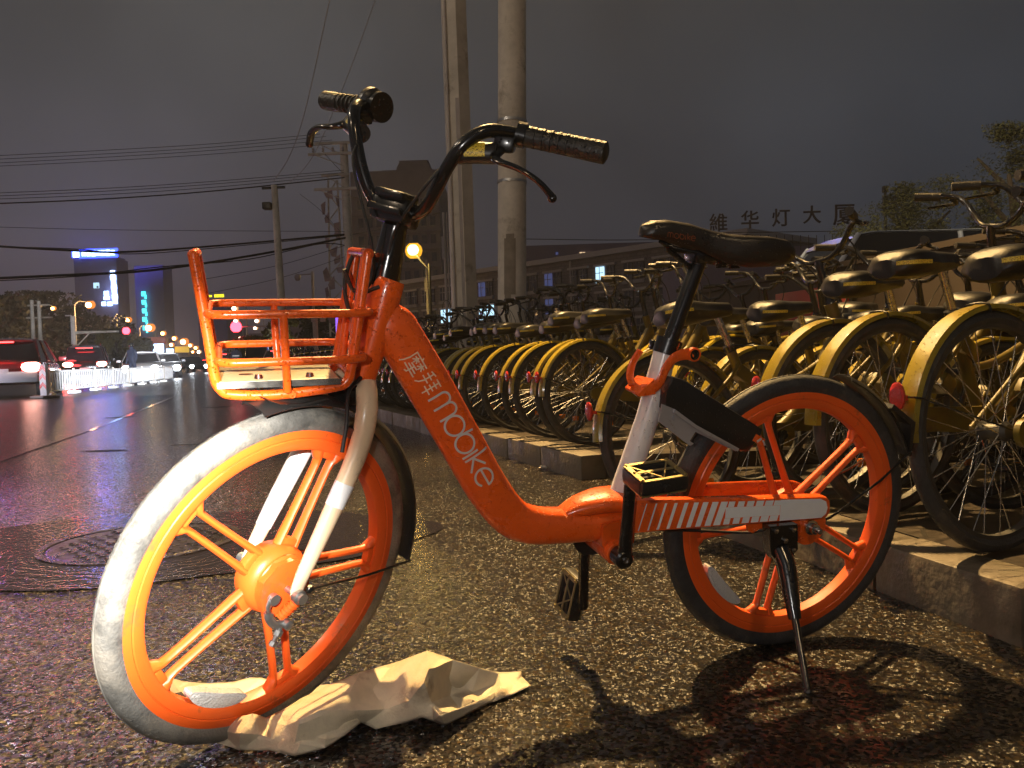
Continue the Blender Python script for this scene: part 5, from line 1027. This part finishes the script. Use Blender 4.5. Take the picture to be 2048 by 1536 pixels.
pp = at(473, 712, 43.0); rider = person('scooter rider in a dark jacket with a pale stripe, seen from behind through the basket', (pp.x, 43, 0), R(8), True)
b = MB(); b.box((0, -.165, 1.10), (.34, .03, .06), None, .01); b.build('reflective_stripe', M['fence_white'], rider)
sc_ = thing('scooter', 'dark electric scooter under the rider seen through the basket', 'scooter', (pp.x, 43, 0), R(8))
for y in (-.62, .72):
    b = MB(); b.lathe([(.12, -.05), (.22, -.05), (.24, 0), (.22, .05), (.12, .05)], (0, y, .24), 'X', 24, closed=True); b.build('wheel', M['rubber'], sc_)
b = MB(); b.box((0, -.35, .55), (.30, .75, .34), None, .1); b.box((0, .1, .36), (.32, .6, .10), None, .03); b.box((0, .50, .65), (.36, .12, .6), None, .05); b.build('body', M['car_dark'], sc_)
b = MB(); b.box((0, -.3, .755), (.28, .6, .08), None, .03); b.build('seat', M['leather'], sc_)
b = MB(); b.tube([(0, .66, .3), (0, .48, 1.0)], .03, 8); b.tube([(-.30, .38, 1.02), (0, .48, 1.02), (.30, .38, 1.02)], .015, 8); b.build('handlebar', M['black'], sc_)
b = MB(); b.box((0, -.745, .58), (.12, .03, .06), None, .01); b.build('tail_light', M['tail'], sc_)

# ================================================================== STREET LAMPS, SIGNALS, SIGNS
def street_lamp(px, py, Y, label, gm='lampglow', r=.24, side=-1, light=0, group=None, both=False, base=0):
    p = at(px, py, Y); t = thing('street_lamp', label, 'street lamp', (p.x + side * 1.6, Y, 0), 0, group); h = p.z
    b = MB(); b.tube([(0, 0, 0), (0, 0, h + .1), (-side * .5, 0, h + .5), (-side * 1.5, 0, h + .35)], [.11, .07, .05, .04], 10); b.build('pole', M['pole_metal'], t)
    b = MB(); b.ball((-side * 1.6, 0, h), r * .62); b.build('lamp_globe', M[gm], t)
    b = MB(); b.ball((-side * 1.6, r * .9, h + .1 * r), r * 1.0, sc=(1.15, .3, 1)); b.build('lamp_halo', M['halo_white' if gm == 'lampwhite' else 'halo_warm'], t)  # glowing disc behind the globe that draws its halo
    if light: lamp('street_lamp_light', 'POINT', (p.x, Y - .4, p.z - .5), light, (1, .6, .25), .4)
    return t
lamps = [(105, 617, 99, .30), (177, 610, 95, .52), (204, 668, 176, .55), (255, 640, 128, .48), (297, 656, 150, .85), (325, 667, 182, .60), (348, 677, 215, .7), (366, 684, 250, 1.25), (380, 691, 300, .9), (391, 696, 350, 1.0), (397, 704, 410, 1.1), (404, 709, 480, 1.2), (385, 704, 390, .9), (373, 700, 420, .9), (411, 713, 560, 1.2), (402, 718, 620, 1.0), (342, 690, 330, 1.0)]
for i, (px, py, Y, r) in enumerate(lamps):
    lb_ = {0: 'lit street lamp furthest left, above the first two cars', 1: 'large lit street lamp below the lit vertical sign', 2: 'small lit street lamp to the right of the large one, over the fence', 3: 'lit street lamp just above the red traffic signal', 4: 'brightest distant street lamp, under the cyan sign'}.get(i, 'distant lit street lamp in the string of lights along the road')
    street_lamp(px, py, Y, lb_, 'lampglow' if i != 10 else 'lampwhite', r, -1, {0: 1200, 1: 2600, 3: 2600, 4: 5000}.get(i, 0), 'distant street lamps along the road')
for i, (px, py, Y, r, g_) in enumerate([(468, 617, 110, .42, 'lampwhite'), (547, 629, 120, .44, 'lampglow_y'), (471, 642, 190, .6, 'lampwhite'), (513, 642, 190, .6, 'lampwhite'), (510, 656, 230, .65, 'lampwhite'), (532, 659, 300, .5, 'lampglow'), (479, 676, 330, .8, 'lampwhite'), (444, 722, 90, .25, 'lampglow')]):
    lb_ = ['lit street lamp behind the upper basket rail, left of the middle', 'yellow street lamp behind the basket middle uprights', 'small lit lamp just above the red signal inside the basket', 'right lamp of the upper pair seen inside the basket', 'lamp directly below the upper right one inside the basket', 'tiny orange lamp beside the basket upright', 'small low lamp under the red signal inside the basket', 'low yellow lamp near the front rod of the basket'][i]
    street_lamp(px, py, Y, lb_, g_, r, 1)
# the yellow lamp by the stem
p = at(826, 500, 40); t = thing('street_lamp', 'bright yellow lit street lamp right of the black stem of the orange bicycle', 'street lamp', (p.x + .75, 40, 0))
b = MB(); b.tube([(0, 0, 0), (0, 0, 5.2)], [.10, .06], 10); b.tube([(0, 0, 4.9), (-.4, 0, 5.35), (-.75, 0, p.z)], .04, 8); b.build('pole', M['wire'], t)
b = MB(); b.ball((-.75, 0, p.z), .27); b.build('lamp_globe', M['lampglow_y'], t); b = MB(); b.ball((-.75, .3, p.z), .42, sc=(1, .3, 1)); b.build('lamp_halo', glow('yellow_halo_glow', (1, .45, .03), 1.3), t)  # the flat glowing ball stands in for the lamp's halo
lamp('yellow_lamp_light', 'POINT', (p.x, 39.5, p.z - .1), 1000, (1, .66, .16), .3)
def pole_thing(px, ytop, ybot, Y, label, rtop=.09, rbot=.12, m='concrete', lean=0):
    a = at(px, ytop, Y); t = thing('utility_pole', label, 'utility pole', (a.x, Y, 0)); t.rotation_euler = (0, R(lean), 0)
    b = MB(); b.tube([(0, 0, 0), (0, 0, a.z)], [rbot, rtop], 14); b.build('pole', M[m], t); return t, a.z
t1, h1 = pole_thing(557, 370, 0, 20, 'thin concrete utility pole with a small camera box, left of the bigger pole with crossarms', .075, .11, lean=-1.2)
b = MB(); b.box((-.02, 0, h1 - .06), (.55, .06, .05)); b.build('crossarm', M['wire'], t1); b = MB(); b.box((-.18, -.05, h1 - .50), (.20, .25, .17), None, .03); b.build('camera_box', M['plastic'], t1)
t2, h2 = pole_thing(692, 284, 0, 24, 'tall concrete utility pole with steel crossarms left of the bicycle stem', .11, .17, lean=-.6)
for zz, wd in ((h2 - .35, 1.5), (h2 - .05, 1.1), (h2 - 1.35, 1.25), (h2 - .95, .8)):
    b = MB(); b.box((-.25, -.14, zz), (wd, .07, .07)); b.tube([(-.25 - wd * .4, -.14, zz), (0, -.12, zz - .35)], .015, 6); b.build('crossarm', M['pole_metal'], t2)
for k in range(5):
    b = MB(); b.lathe([(.0, 0), (.03, .02), (.045, .05), (.03, .08), (.045, .11), (.02, .15), (0, .16)], (-.85 + k * .28, -.14, h2 - .31), 'Z', 10); b.build('insulator', M['trim'], t2)
t3, h3 = pole_thing(63, 600, 0, 60, 'left pole of the joined pair standing behind the first car', .12, .15); t4, h4 = pole_thing(77, 602, 0, 60, 'right pole of the joined pair standing behind the first car', .12, .15)
b = MB(); b.box((0, 0, h4 - .3), (1.6, .1, .1)); b.box((0, 0, h4 - 1.2), (1.9, .1, .1)); b.build('crossarm', M['pole_metal'], t4)
t5, h5 = pole_thing(852, 520, 0, 44, 'thin pale pole standing under the yellow lamp in front of the brick building', .05, .07, 'pole_metal'); b = MB(); b.tube([(0, 0, 2.2), (-.45, 0, 2.3), (-.5, 0, 2.15)], .03, 8); b.ball((-.5, 0, 2.1), .09); b.build('small_lamp', M['trim'], t5)
b = MB(); b.box((-.08, 0, h5 - 1.3), (.08, .1, .7)); b.build('junction_box', M['trim'], t5)
t6, h6 = pole_thing(887, 425, 0, 26, 'slim steel mast touching the left side of the metal lamp post', .035, .05, 'pole_metal'); b = MB(); b.tube([(.10, 0, 0), (.10, 0, h6)], .02, 8); b.build('conduit', M['pole_metal'], t6)
b = MB(); b.box((-.05, 0, h6 - 1.1), (.08, .1, .7)); b.build('junction_box', M['trim'], t6)
b = MB(); b.tube([Vector((.0 + .12 * math.cos(R(a)), -.06, h6 - 2.95 + .21 * math.sin(R(a)))) for a in range(0, 360, 20)], .012, 6, closed=True); b.build('cable_loop', M['wire'], t6)
t7, h7 = pole_thing(624, 543, 0, 34, 'slim street lamp pole with an unlit round lamp beyond the basket', .05, .07, 'pole_metal'); b = MB(); b.tube([(0, 0, h7 - .1), (-.55, 0, h7 - .12)], .025, 8); b.ball((-.60, 0, h7 - .22), .13, sc=(1, 1, 1.2)); b.build('lamp_head', M['trim'], t7)
t8, h8 = pole_thing(632, 628, 0, 30, 'short pole carrying two white cabinets seen through the basket', .05, .06, 'pole_metal')
for dx in (-.06, .26): b = MB(); b.box((dx, -.1, h8 - .15), (.16, .2, .28), None, .01); b.build('cabinet', M['trim'], t8)
def mast(px, ytop, xarm, yarm, Y, label, col_='red_glow', r=.24):
    a = at(px, ytop, Y); e = at(xarm, yarm, Y); t = thing('traffic_signal', label, 'traffic signal', (a.x, Y, 0)); b = MB(); b.tube([(0, 0, 0), (0, 0, a.z)], [.16, .12], 12); b.build('mast', M['pole_metal'], t)
    b = MB(); b.tube([(0, 0, e.z), (e.x - a.x, 0, e.z)], [.10, .05], 10); b.tube([(0, 0, e.z - 1.0), ((e.x - a.x) * .3, 0, e.z)], .04, 8); b.build('arm', M['pole_metal'], t)
    b = MB(); b.box((e.x - a.x, -.1, e.z), (1.0, .25, .40), None, .05); b.build('housing', M['plastic'], t); b = MB(); b.ball((e.x - a.x, -.32, e.z), r, sc=(1, .5, 1)); b.build('red_light', M[col_], t)
mast(146, 632, 257, 662, 52, 'traffic signal with a red light on a long arm, above the standing person'); mast(560, 640, 474, 654, 90, 'traffic signal glowing red inside the basket, on an arm from the right', r=.62)
p = at(142, 631, 51); t = thing('street_lamp', 'small unlit lamp pole standing beside the signal mast', 'street lamp', (p.x, 51, 0)); b = MB(); b.tube([(0, 0, 0), (0, 0, p.z)], [.07, .05], 8); b.tube([(0, 0, p.z), (-.35, 0, p.z)], .04, 8); b.build('pole', M['trim'], t)
def roadsign(px, py, Y, w_, h_, m, label, emit=None):
    p = at(px, py, Y); t = thing('road_sign', label, 'sign', (p.x, Y, 0)); b = MB(); b.tube([(-w_ * .4, .1, 0), (-w_ * .4, .1, p.z)], .1, 8); b.tube([(w_ * .4, .1, 0), (w_ * .4, .1, p.z)], .1, 8); b.build('pole', M['pole_metal'], t)
    b = MB(); b.box((0, 0, p.z), (w_, .12, h_), None, .03); b.build('panel', m, t); return t, p.z
M['sign_brown'] = mat('brown_sign', (.40, .12, .07), .5, emit=(.5, .15, .10), estr=.25); M['sign_yellow'] = mat('lit_yellow_sign', (.7, .5, .05), .5, emit=(1, .62, .08), estr=.6)
roadsign(313, 681, 85, 1.9, .7, M['sign_brown'], 'long brown sign board left of the string of street lamps'); roadsign(364, 699, 150, 2.6, 1.1, M['sign_yellow'], 'yellow lit sign gantry over the far road'); roadsign(318, 697, 110, 1.6, 2.0, M['ice_glow'], 'glaring white-blue lit sign beneath the brown sign board')
roadsign(340, 706, 120, 1.0, 1.2, M['ice_glow'], 'small white lit sign left of the yellow sign gantry')
roadsign(683, 655, 46, .62, 1.35, M['purple_glow'], 'purple lit sign seen between the basket uprights'); roadsign(566, 690, 60, .7, .6, M['head'], 'dazzling white light box behind the basket middle uprights'); roadsign(556, 696, 61, .5, .5, M['blue_glow'], 'small blue light box left of the dazzling white one')

# ================================================================== CABLES
def cable(pts, r, label, group=None, m='wire'):
    P_ = [at(px, py, Y) for px, py, Y in pts]; b = MB(); b.tube(P_, r, 5, smooth=8); o = b.build('overhead_cable', M[m]); tag(o, label, 'cable', group); return o
for i, (l, r_, sg) in enumerate([(310, 268, 4), (317, 273, 5), (325, 280, 4), (331, 287, 5)]):
    cable([(-80, l + 5, 20), (200, (l * .69 + r_ * .31) + sg, 21.3), (430, (l * .36 + r_ * .64) + sg, 22.6), (640 + i * 12, r_, 23.9)], .007, 'thin black wire in the uppermost bundle running left from the crossarmed pole', 'uppermost bundle of thin wires')
for i, (l, r_, sg, w_) in enumerate([(386, 340, 5, .008), (392, 345, 5, .008), (398, 350, 6, .008), (407, 355, 7, .018)]):
    cable([(-80, l + 3, 20), (200, (l * .70 + r_ * .30) + sg, 21.3), (430, (l * .38 + r_ * .62) + sg, 22.6), (690, r_, 23.9)], w_, 'thin black wire in the second bundle down, crossing the thin pole' if i < 3 else 'thicker black cable at the underside of the second bundle', 'second bundle of wires' if i < 3 else None)
cable([(-80, 452, 20), (250, 460, 21.5), (690, 463, 23.9)], .007, 'single thin wire crossing level above the blue roof sign')
cable([(-80, 488, 18), (120, 500, 19), (250, 504, 20), (430, 492, 22), (700, 468, 24)], .026, 'thick black cable sagging just above the blue roof sign'); cable([(-80, 492, 18), (150, 498, 19), (260, 508, 20), (420, 497, 22), (700, 470, 24)], .012, 'thin cable twisted along the thick one above the blue roof sign')
cable([(-80, 560, 18), (120, 551, 19), (300, 541, 20.4), (500, 512, 22), (700, 474, 24)], .032, 'thickest black cable, crossing the lit vertical sign'); cable([(-80, 565, 18), (150, 553, 19), (320, 534, 20.4), (500, 518, 22), (640, 488, 23.5), (700, 492, 24)], .014, 'thin cable running along the thickest one')
cable([(400, 560, 22), (560, 530, 23), (700, 488, 24)], .007, 'faint thin wire below the thick cables, upper one', None); cable([(400, 590, 22), (560, 556, 23), (700, 510, 24)], .006, 'faint thin wire below the thick cables, lower one', None)
cable([(548, 362, 20), (580, 310, 19), (612, 215, 17.5), (668, -40, 15)], .009, 'pale cable rising steeply from the top of the thin pole, left one', None, 'trim'); cable([(578, 366, 20), (610, 335, 19.4), (640, 285, 18.5), (700, 140, 17), (765, -40, 15)], .007, 'pale cable rising steeply from the top of the thin pole, right one', None, 'trim')
cable([(700, 470, 24), (800, 450, 30), (880, 425, 36)], .007, 'thin wire running right from the crossarmed pole behind the stem'); cable([(1046, 478, 40), (1250, 480, 40), (1480, 476, 40)], .02, 'faint wire crossing the sky above the brick building')
cable([(600, 388, 20.5), (640, 420, 22), (680, 462, 24)], .005, 'slack wire hanging between the two left poles'); cable([(650, 308, 23.8), (670, 330, 23.9), (690, 350, 24)], .008, 'short loop of wire under the upper crossarm')

# ================================================================== BUILDINGS
def text_mesh(s, size, extr, m, parent=None, name='lettering', bold=0.0):
    cu = bpy.data.curves.new(name, 'FONT'); cu.body = s; cu.size = size; cu.extrude = extr; cu.offset = bold; cu.align_x = 'CENTER'; cu.align_y = 'CENTER'; o = bpy.data.objects.new(name, cu); col.objects.link(o)
    dg = bpy.context.evaluated_depsgraph_get(); me = bpy.data.meshes.new_from_object(o.evaluated_get(dg)); bpy.data.objects.remove(o); q = bpy.data.objects.new(name, me); col.objects.link(q); me.materials.clear(); me.materials.append(m); q.parent = parent; return q
def block(label, x0p, x1p, ytop, Y, m, depth=20, cat='building'):
    a = at(x0p, ytop, Y); b_ = at(x1p, ytop, Y); t = thing('building', label, cat, ((a.x + b_.x) / 2, Y, 0)); h = a.z; w_ = b_.x - a.x
    b = MB(); b.box((0, depth / 2, h / 2), (w_, depth, h)); b.build('wall', m, t, flat=True); return t, w_, h
def winpane(t, x, z, w_, h_, m, y=-.15, name='window'):
    b = MB(); b.box((0, 0, 0), (w_, .3, h_)); o = b.build(name, m, t, flat=True); o.location = (x, y, z); return o
t, w_, h = block('dark office tower with a blue lit roof sign, left of the other tower', 147, 232, 516, 300, M['bldg_dark'], 7)
s_ = 300 / F_PX
def lx(px, t, Y): return at(px, 550, Y).x - t.location.x
winpane(t, lx(192, t, 300), at(192, 571, 300).z, 11 * s_, 11 * s_, M['win_lit']); lamp('roof_sign_light', 'POINT', at(188, 496, 304), 30000, (.10, .13, 1), 3.0); lamp('vertical_sign_light', 'POINT', at(222, 590, 297), 2600, (.35, .5, 1), 2.0); winpane(t, lx(195, t, 300), at(195, 574, 300).z, 3.5 * s_, 4 * s_, M['glass_dark'], -.4)
rz = at(190, 507, 300).z
winpane(t, lx(156, t, 300), rz, 17 * s_, 15 * s_, M['blue_glow'], -.6, 'roof_logo'); winpane(t, lx(157, t, 300), rz - .3, 12 * s_, 11 * s_, M['ice_glow'], -1.0, 'roof_logo')
for k in range(7): o = winpane(t, lx(172 + k * 9.6, t, 300), rz, 7.6 * s_, (10 + (k % 3)) * s_, M['ice_glow'], -.8, 'roof_letter')
winpane(t, lx(200, t, 300), rz, 76 * s_, 18 * s_, M['blue_glow'], -.3, 'roof_sign_board')
t2_, w2_, h2_ = block('slightly paler wing of the office tower with a tall lit vertical sign', 222, 243, 520, 310, M['bldg_dark'], 5)
for k in range(7): winpane(t, lx(227.5 + k * .45, t, 300), at(227, 546 + k * 9.6, 300).z, (9 + (k % 2) * 2) * s_, 9 * s_, M['ice_glow'], -.8, 'vertical_sign_letter')
for (px, py, a, c_) in ((213, 587, 9, 9), (213, 596.5, 11, 6.5), (207, 608, 8, 8), (219, 608, 9, 8)): winpane(t, lx(px, t, 300), at(px, py, 300).z, a * s_, c_ * s_, M['ice_glow'], -.8, 'vertical_sign_letter')
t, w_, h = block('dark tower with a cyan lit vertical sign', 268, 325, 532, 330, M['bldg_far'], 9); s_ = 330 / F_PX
for k in range(5):
    winpane(t, lx(287, t, 330), at(287, 588 + k * 17, 330).z, 8 * s_, 9 * s_, M['cyan_glow'], -.8, 'sign_letter'); winpane(t, lx(291, t, 330), at(291, 594 + k * 17, 330).z, 3 * s_, 8 * s_, M['cyan_glow'], -.9, 'sign_letter')
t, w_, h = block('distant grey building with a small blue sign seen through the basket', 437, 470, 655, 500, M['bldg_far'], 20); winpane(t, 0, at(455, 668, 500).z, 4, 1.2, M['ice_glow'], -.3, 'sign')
for k in range(6): winpane(t, -3 + k * 1.3, h - 3 - (k % 3) * 2.2, .8, .5, M['win_lit'])
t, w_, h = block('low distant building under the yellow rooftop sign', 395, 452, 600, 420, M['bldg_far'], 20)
s_ = 420 / F_PX; z_ = at(430, 592, 420).z; winpane(t, lx(418, t, 420), z_, 9 * s_, 4 * s_, M['yellow_led'], -.4, 'roof_sign'); winpane(t, lx(437, t, 420), z_, 19 * s_, 6 * s_, M['yellow_led'], -.4, 'roof_sign')
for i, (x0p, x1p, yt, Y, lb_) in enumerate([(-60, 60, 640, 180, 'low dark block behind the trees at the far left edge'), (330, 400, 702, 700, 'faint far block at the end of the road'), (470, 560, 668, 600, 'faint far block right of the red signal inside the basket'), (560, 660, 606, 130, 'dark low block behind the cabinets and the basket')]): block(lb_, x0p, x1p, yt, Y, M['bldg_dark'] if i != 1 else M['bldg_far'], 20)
# stone tower with a hat-shaped roof
t, w_, h = block('tall grey stone tower with a stepped roof crown behind the stem of the orange bicycle', 700, 876, 344, 150, M['bldg_stone'], 30); s_ = 150 / F_PX
b = MB(); cxp = lx(830, t, 150); zt_ = at(830, 335, 150).z
b.loft([[Vector((cxp + x * s_, y, h + z * s_)) for x, y in ((-62, 2), (40, 2), (40, 20), (-62, 20))] for z in (-2, 6)]); b.loft([[Vector((cxp + x * wf * s_, y, h + z * s_)) for x, y in ((-34, 3), (36, 3), (36, 18), (-34, 18))] for z, wf in ((5, 1.0), (13, .98), (24, .80), (27, .86))]); b.build('roof', M['bldg_stone'], t, flat=True)
for k in range(7): b = MB(); b.box((0, -.3, h - 4.4 - k * 3.2), (w_ + .4, .5, .45)); b.build('cornice', M['bldg_stone'], t, flat=True)
for r_ in range(6):
    for c_ in range(9): winpane(t, -w_ / 2 + 1.6 + c_ * 1.62, h - 6 - r_ * 3.2, .9, 1.6, M['glass_dark'], -.02)
# long brick building, lit windows
bA, bB = Vector((-17.5, 119.0)), Vector((22.0, 76.0)); L_ = (bB - bA).length; t = thing('building', 'long brick building with pale trimmed windows, a few lit, behind the two tall posts', 'building', (bA.x, bA.y, 0), math.atan2((bB - bA).y, (bB - bA).x))
b = MB(); b.box((L_ / 2, 6, 5.5), (L_, 12, 11)); b.build('wall', M['brick'], t, flat=True); b = MB(); b.box((L_ / 2, 5.8, 11.25), (L_ + .6, 13, .55)); b.build('roof', M['trim'], t, flat=True)
M['trim_dim'] = mat('grey_window_trim', (.30, .28, .30), .7)
rw_ = random.Random(5); k = 0
for r_, z in enumerate((9.0, 6.1, 3.2)):
    for c_ in range(15):
        x = 2.2 + c_ * 3.9
        wm = M['glass_dark']
        if (r_, c_) in ((1, 3), (1, 5), (1, 6)): wm = M['win_lit']
        elif (r_, c_) in ((0, 5), (0, 8), (1, 8)): wm = M['win_dim']
        elif (r_, c_) == (0, 10): wm = M['win_lit']
        for dx in (-.75, .75):
            m2 = wm if not (wm is M['win_dim'] and dx > 0) and not ((r_, c_) == (0, 10) and dx > 0) else M['glass_dark']
            f = winpane(t, x + dx, z, 1.1, 1.7, m2, -.02); b = MB(); b.box((0, -.2, -1.1), (1.4, .3, .35)); b.box((0, -.18, .2), (1.1, .06, .06)); b.box((0, -.18, 0), (.05, .06, 1.7)); b.build('frame', M['trim_dim'], f, flat=True)
        b = MB(); b.box((x, -.12, z + 1.05), (3.0, .35, .22)); b.build('lintel', M['trim'], t, flat=True)
b = MB(); b.tube([(L_ * .62, -.15, 0), (L_ * .62, -.15, 11)], .12, 8); b.build('downpipe', M['trim'], t)
tt_, w_, h = block('dark flat block rising behind the brick building roof', 1040, 1330, 492, 150, M['bldg_dark'], 20)
for px, m2 in ((1163, 'win_warm'), (1169, 'win_warm'), (1180, 'win_warm'), (1115, 'win_dim'), (1220, 'win_dim')): winpane(tt_, lx(px, tt_, 150), at(px, 507, 150).z, .45, .45, M[m2])
M['sign_dead'] = mat('unlit_rusty_letters', (.055, .035, .032), .8)
t, w_, h = block('dim flat building carrying the large unlit rooftop letters', 1400, 1700, 498, 60, M['bldg_dark'], 15); t['label'] = 'dim flat building carrying the large unlit rooftop letters'
for i, (ch, px, py) in enumerate([('維', 1437, 448), ('华', 1500, 442), ('灯', 1562, 438), ('大', 1624, 432), ('厦', 1688, 432)]):
    p = at(px, py, 58); q = text_mesh(ch, 1.32 if i < 4 else 1.6, .05, M['sign_dead'], None, 'rooftop_letter', .012); q.parent = t; q.location = (p.x - t.location.x, 58 - 60, p.z); q.rotation_euler = (R(90), 0, 0)
b = MB(); 
for px in range(1425, 1700, 16): p = at(px, 470, 58.1); b.tube([(p.x - t.location.x, -1.9, h - .5), (p.x - t.location.x, -1.9, p.z)], .025, 5)
p0, p1 = at(1425, 466, 58.1), at(1700, 462, 58.1); b.tube([(p0.x - t.location.x, -1.9, p0.z), (p1.x - t.location.x, -1.9, p1.z)], .03, 5); b.build('sign_frame', M['sign_dead'], t)
# tall thin lattice tower hung with pale banners
p = at(668, 430, 60); t = thing('lattice_tower', 'slender lattice tower with pale pinkish sheeting left of the crossarmed pole', 'tower', (p.x, 60, 0)); ht = at(668, 360, 60).z
M['sheet'] = mat('pale_pink_sheeting', (.30, .22, .25), .7, var=.5, vscale=1.2)
b = MB(); wd = .65
for sx in (-wd, wd): b.tube([(sx, 0, 0), (sx * .5, 0, ht)], .07, 6)
for k in range(14):
    f0, f1 = k / 14, (k + 1) / 14; w0_, w1_ = wd * (1 - .5 * f0), wd * (1 - .5 * f1); s = 1 if k % 2 else -1; b.tube([(-s * w0_, 0, ht * f0), (s * w1_, 0, ht * f1)], .05, 5)
b.build('lattice', M['pole_metal'], t)
b = MB(); rs = random.Random(8)
for k in range(16):
    x = rs.uniform(-.9, .3); z = ht * (.25 + .7 * k / 16); b.add([(x, -.1, z), (x + rs.uniform(.15, .5), -.12, z + rs.uniform(-.1, .2)), (x + rs.uniform(.1, .5), -.1, z + rs.uniform(.4, 1.1)), (x - rs.uniform(0, .2), -.12, z + rs.uniform(.3, .9))], [(0, 1, 2, 3)])
b.build('sheeting', M['sheet'], t, flat=True).modifiers.new('t', 'SOLIDIFY').thickness = .03

# ================================================================== TREES
def tree(label, px, Y, top, width, m, n=2600, leaf=.09, seed=1, low=.25, group=None, tall=1.0):
    p = at(px, 700, Y); rnd = random.Random(seed); t = thing('tree', label, 'tree', (p.x, Y, 0), 0, group)
    b = MB(); b.tube([(0, 0, 0), (.05 * width, 0, top * .45), (-.03 * width, 0, top * .8)], [.035 * top, .025 * top, .008 * top], 8)
    for k in range(7):
        a = k * 2.4; z = top * (.3 + .07 * k); b.tube([(0, 0, z), (math.cos(a) * width * .3, math.sin(a) * width * .3, z + top * .18)], [.015 * top, .005 * top], 6)
    b.build('trunk', M['bark'], t)
    cl = [(Vector((rnd.gauss(0, .26) * width, rnd.gauss(0, .22) * width, top * (low + (1 - low) * rnd.random() ** .9))), rnd.uniform(.09, .22) * width) for _ in range(26)]
    vs, fs = [], []
    for i in range(n):
        c, r = rnd.choice(cl); taper = 1.0 - .65 * max(0, (c.z / top - .55) / .45)
        d = Vector((rnd.gauss(0, 1), rnd.gauss(0, 1), rnd.gauss(0, 1) * tall)).normalized() * r * rnd.random() ** .45; q = Vector((c.x * taper, c.y * taper, c.z)) + d
        if q.z > top: q.z = top - rnd.random() * .3
        u = Vector((rnd.gauss(0, 1), rnd.gauss(0, 1), rnd.gauss(0, 1))).normalized(); v = u.orthogonal().normalized(); s = leaf * rnd.uniform(.6, 1.4); k = len(vs)
        vs += [q - u * s, q + v * s * .5, q + u * s, q - v * s * .5]; fs.append((k, k + 1, k + 2, k + 3))
    b = MB(); b.add(vs, fs); b.build('crown', m, t, flat=True); return t
TL = 'dark street trees on the far side of the road'
for i, (px, Y, top, wd, mm, lb_) in enumerate([(20, 66, 6.6, 7, 'leaf_dark', 'dark tree at the far left edge behind the first car'), (95, 72, 7.4, 8, 'leaf_dark', 'tall dark tree behind the joined pair of poles'), (170, 78, 5.6, 7, 'leaf_dark', 'dark tree below the large lit street lamp'), (215, 84, 5.2, 6, 'leaf_dark', 'dark tree behind the traffic signal arm'), (232, 70, 3.9, 3, 'leaf_lamplit', 'small yellowish lit tree left of the standing person'), (285, 80, 3.4, 3, 'leaf_lamplit', 'small yellowish lit tree right of the standing person'), (505, 90, 3.6, 5, 'leaf_lamplit', 'dim orange-lit tree beneath the lamps inside the basket'), (562, 62, 4.2, 3.2, 'leaf_lamplit', 'greenish lit tree behind the basket middle uprights'), (640, 80, 6.0, 8, 'leaf_dark', 'dark tree mass behind the two white cabinets'), (-40, 58, 6, 6, 'leaf_dark', 'dark tree cut off by the left edge')]):
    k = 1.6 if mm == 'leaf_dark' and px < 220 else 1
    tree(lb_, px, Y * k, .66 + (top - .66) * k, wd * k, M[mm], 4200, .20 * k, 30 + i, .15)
tree('olive green tree behind the brown wall, left of the tallest one', 1822, 17, 3.95, 2.5, M['leaf_right'], 16000, .030, 3, .15, tall=1.5); tree('tall olive green tree cut off by the right edge', 2030, 15, 4.55, 2.6, M['leaf_right'], 16000, .030, 4, .15, tall=1.6); tree('low leafy tree beside the white van behind the brown wall', 1730, 15, 2.9, 1.6, M['leaf_right'], 7000, .028, 6, .15)
lamp('tree_van_fill', 'SPOT', (4.2, 8.4, 5.6), 1100, (1, .86, .58), .3, (8.0, 15.0, 2.0), 105, .6)  # added unseen spot that brightens the right-hand trees and the van
p = at(1770, 373, 30); t = thing('mast', 'thin dark mast with a small box rising behind the olive trees', 'mast', (p.x, 30, 0)); b = MB(); b.tube([(0, 0, 0), (0, 0, p.z)], .05, 8); b.build('pole', M['wire'], t); b = MB(); b.box((0, 0, p.z - .1), (.16, .16, .22)); b.box((0, 0, p.z - .55), (.14, .14, .4)); b.build('box', M['wire'], t)

# ================================================================== NIGHT HAZE
b = MB(); b.box((0, 740, 60), (1940, 1640, 122)); hz = b.build('haze', M['wire'], flat=True); hz['kind'] = 'stuff'
hm = bpy.data.materials.new('night_haze'); hm.use_nodes = True; t = hm.node_tree; t.nodes.clear(); vo = t.nodes.new('ShaderNodeVolumePrincipled'); vo.inputs['Density'].default_value = .0009; vo.inputs['Color'].default_value = (.92, .90, .95, 1); vo.inputs['Anisotropy'].default_value = .25
oo = t.nodes.new('ShaderNodeOutputMaterial'); t.links.new(vo.outputs[0], oo.inputs['Volume']); hz.data.materials.clear(); hz.data.materials.append(hm); hz.visible_shadow = True
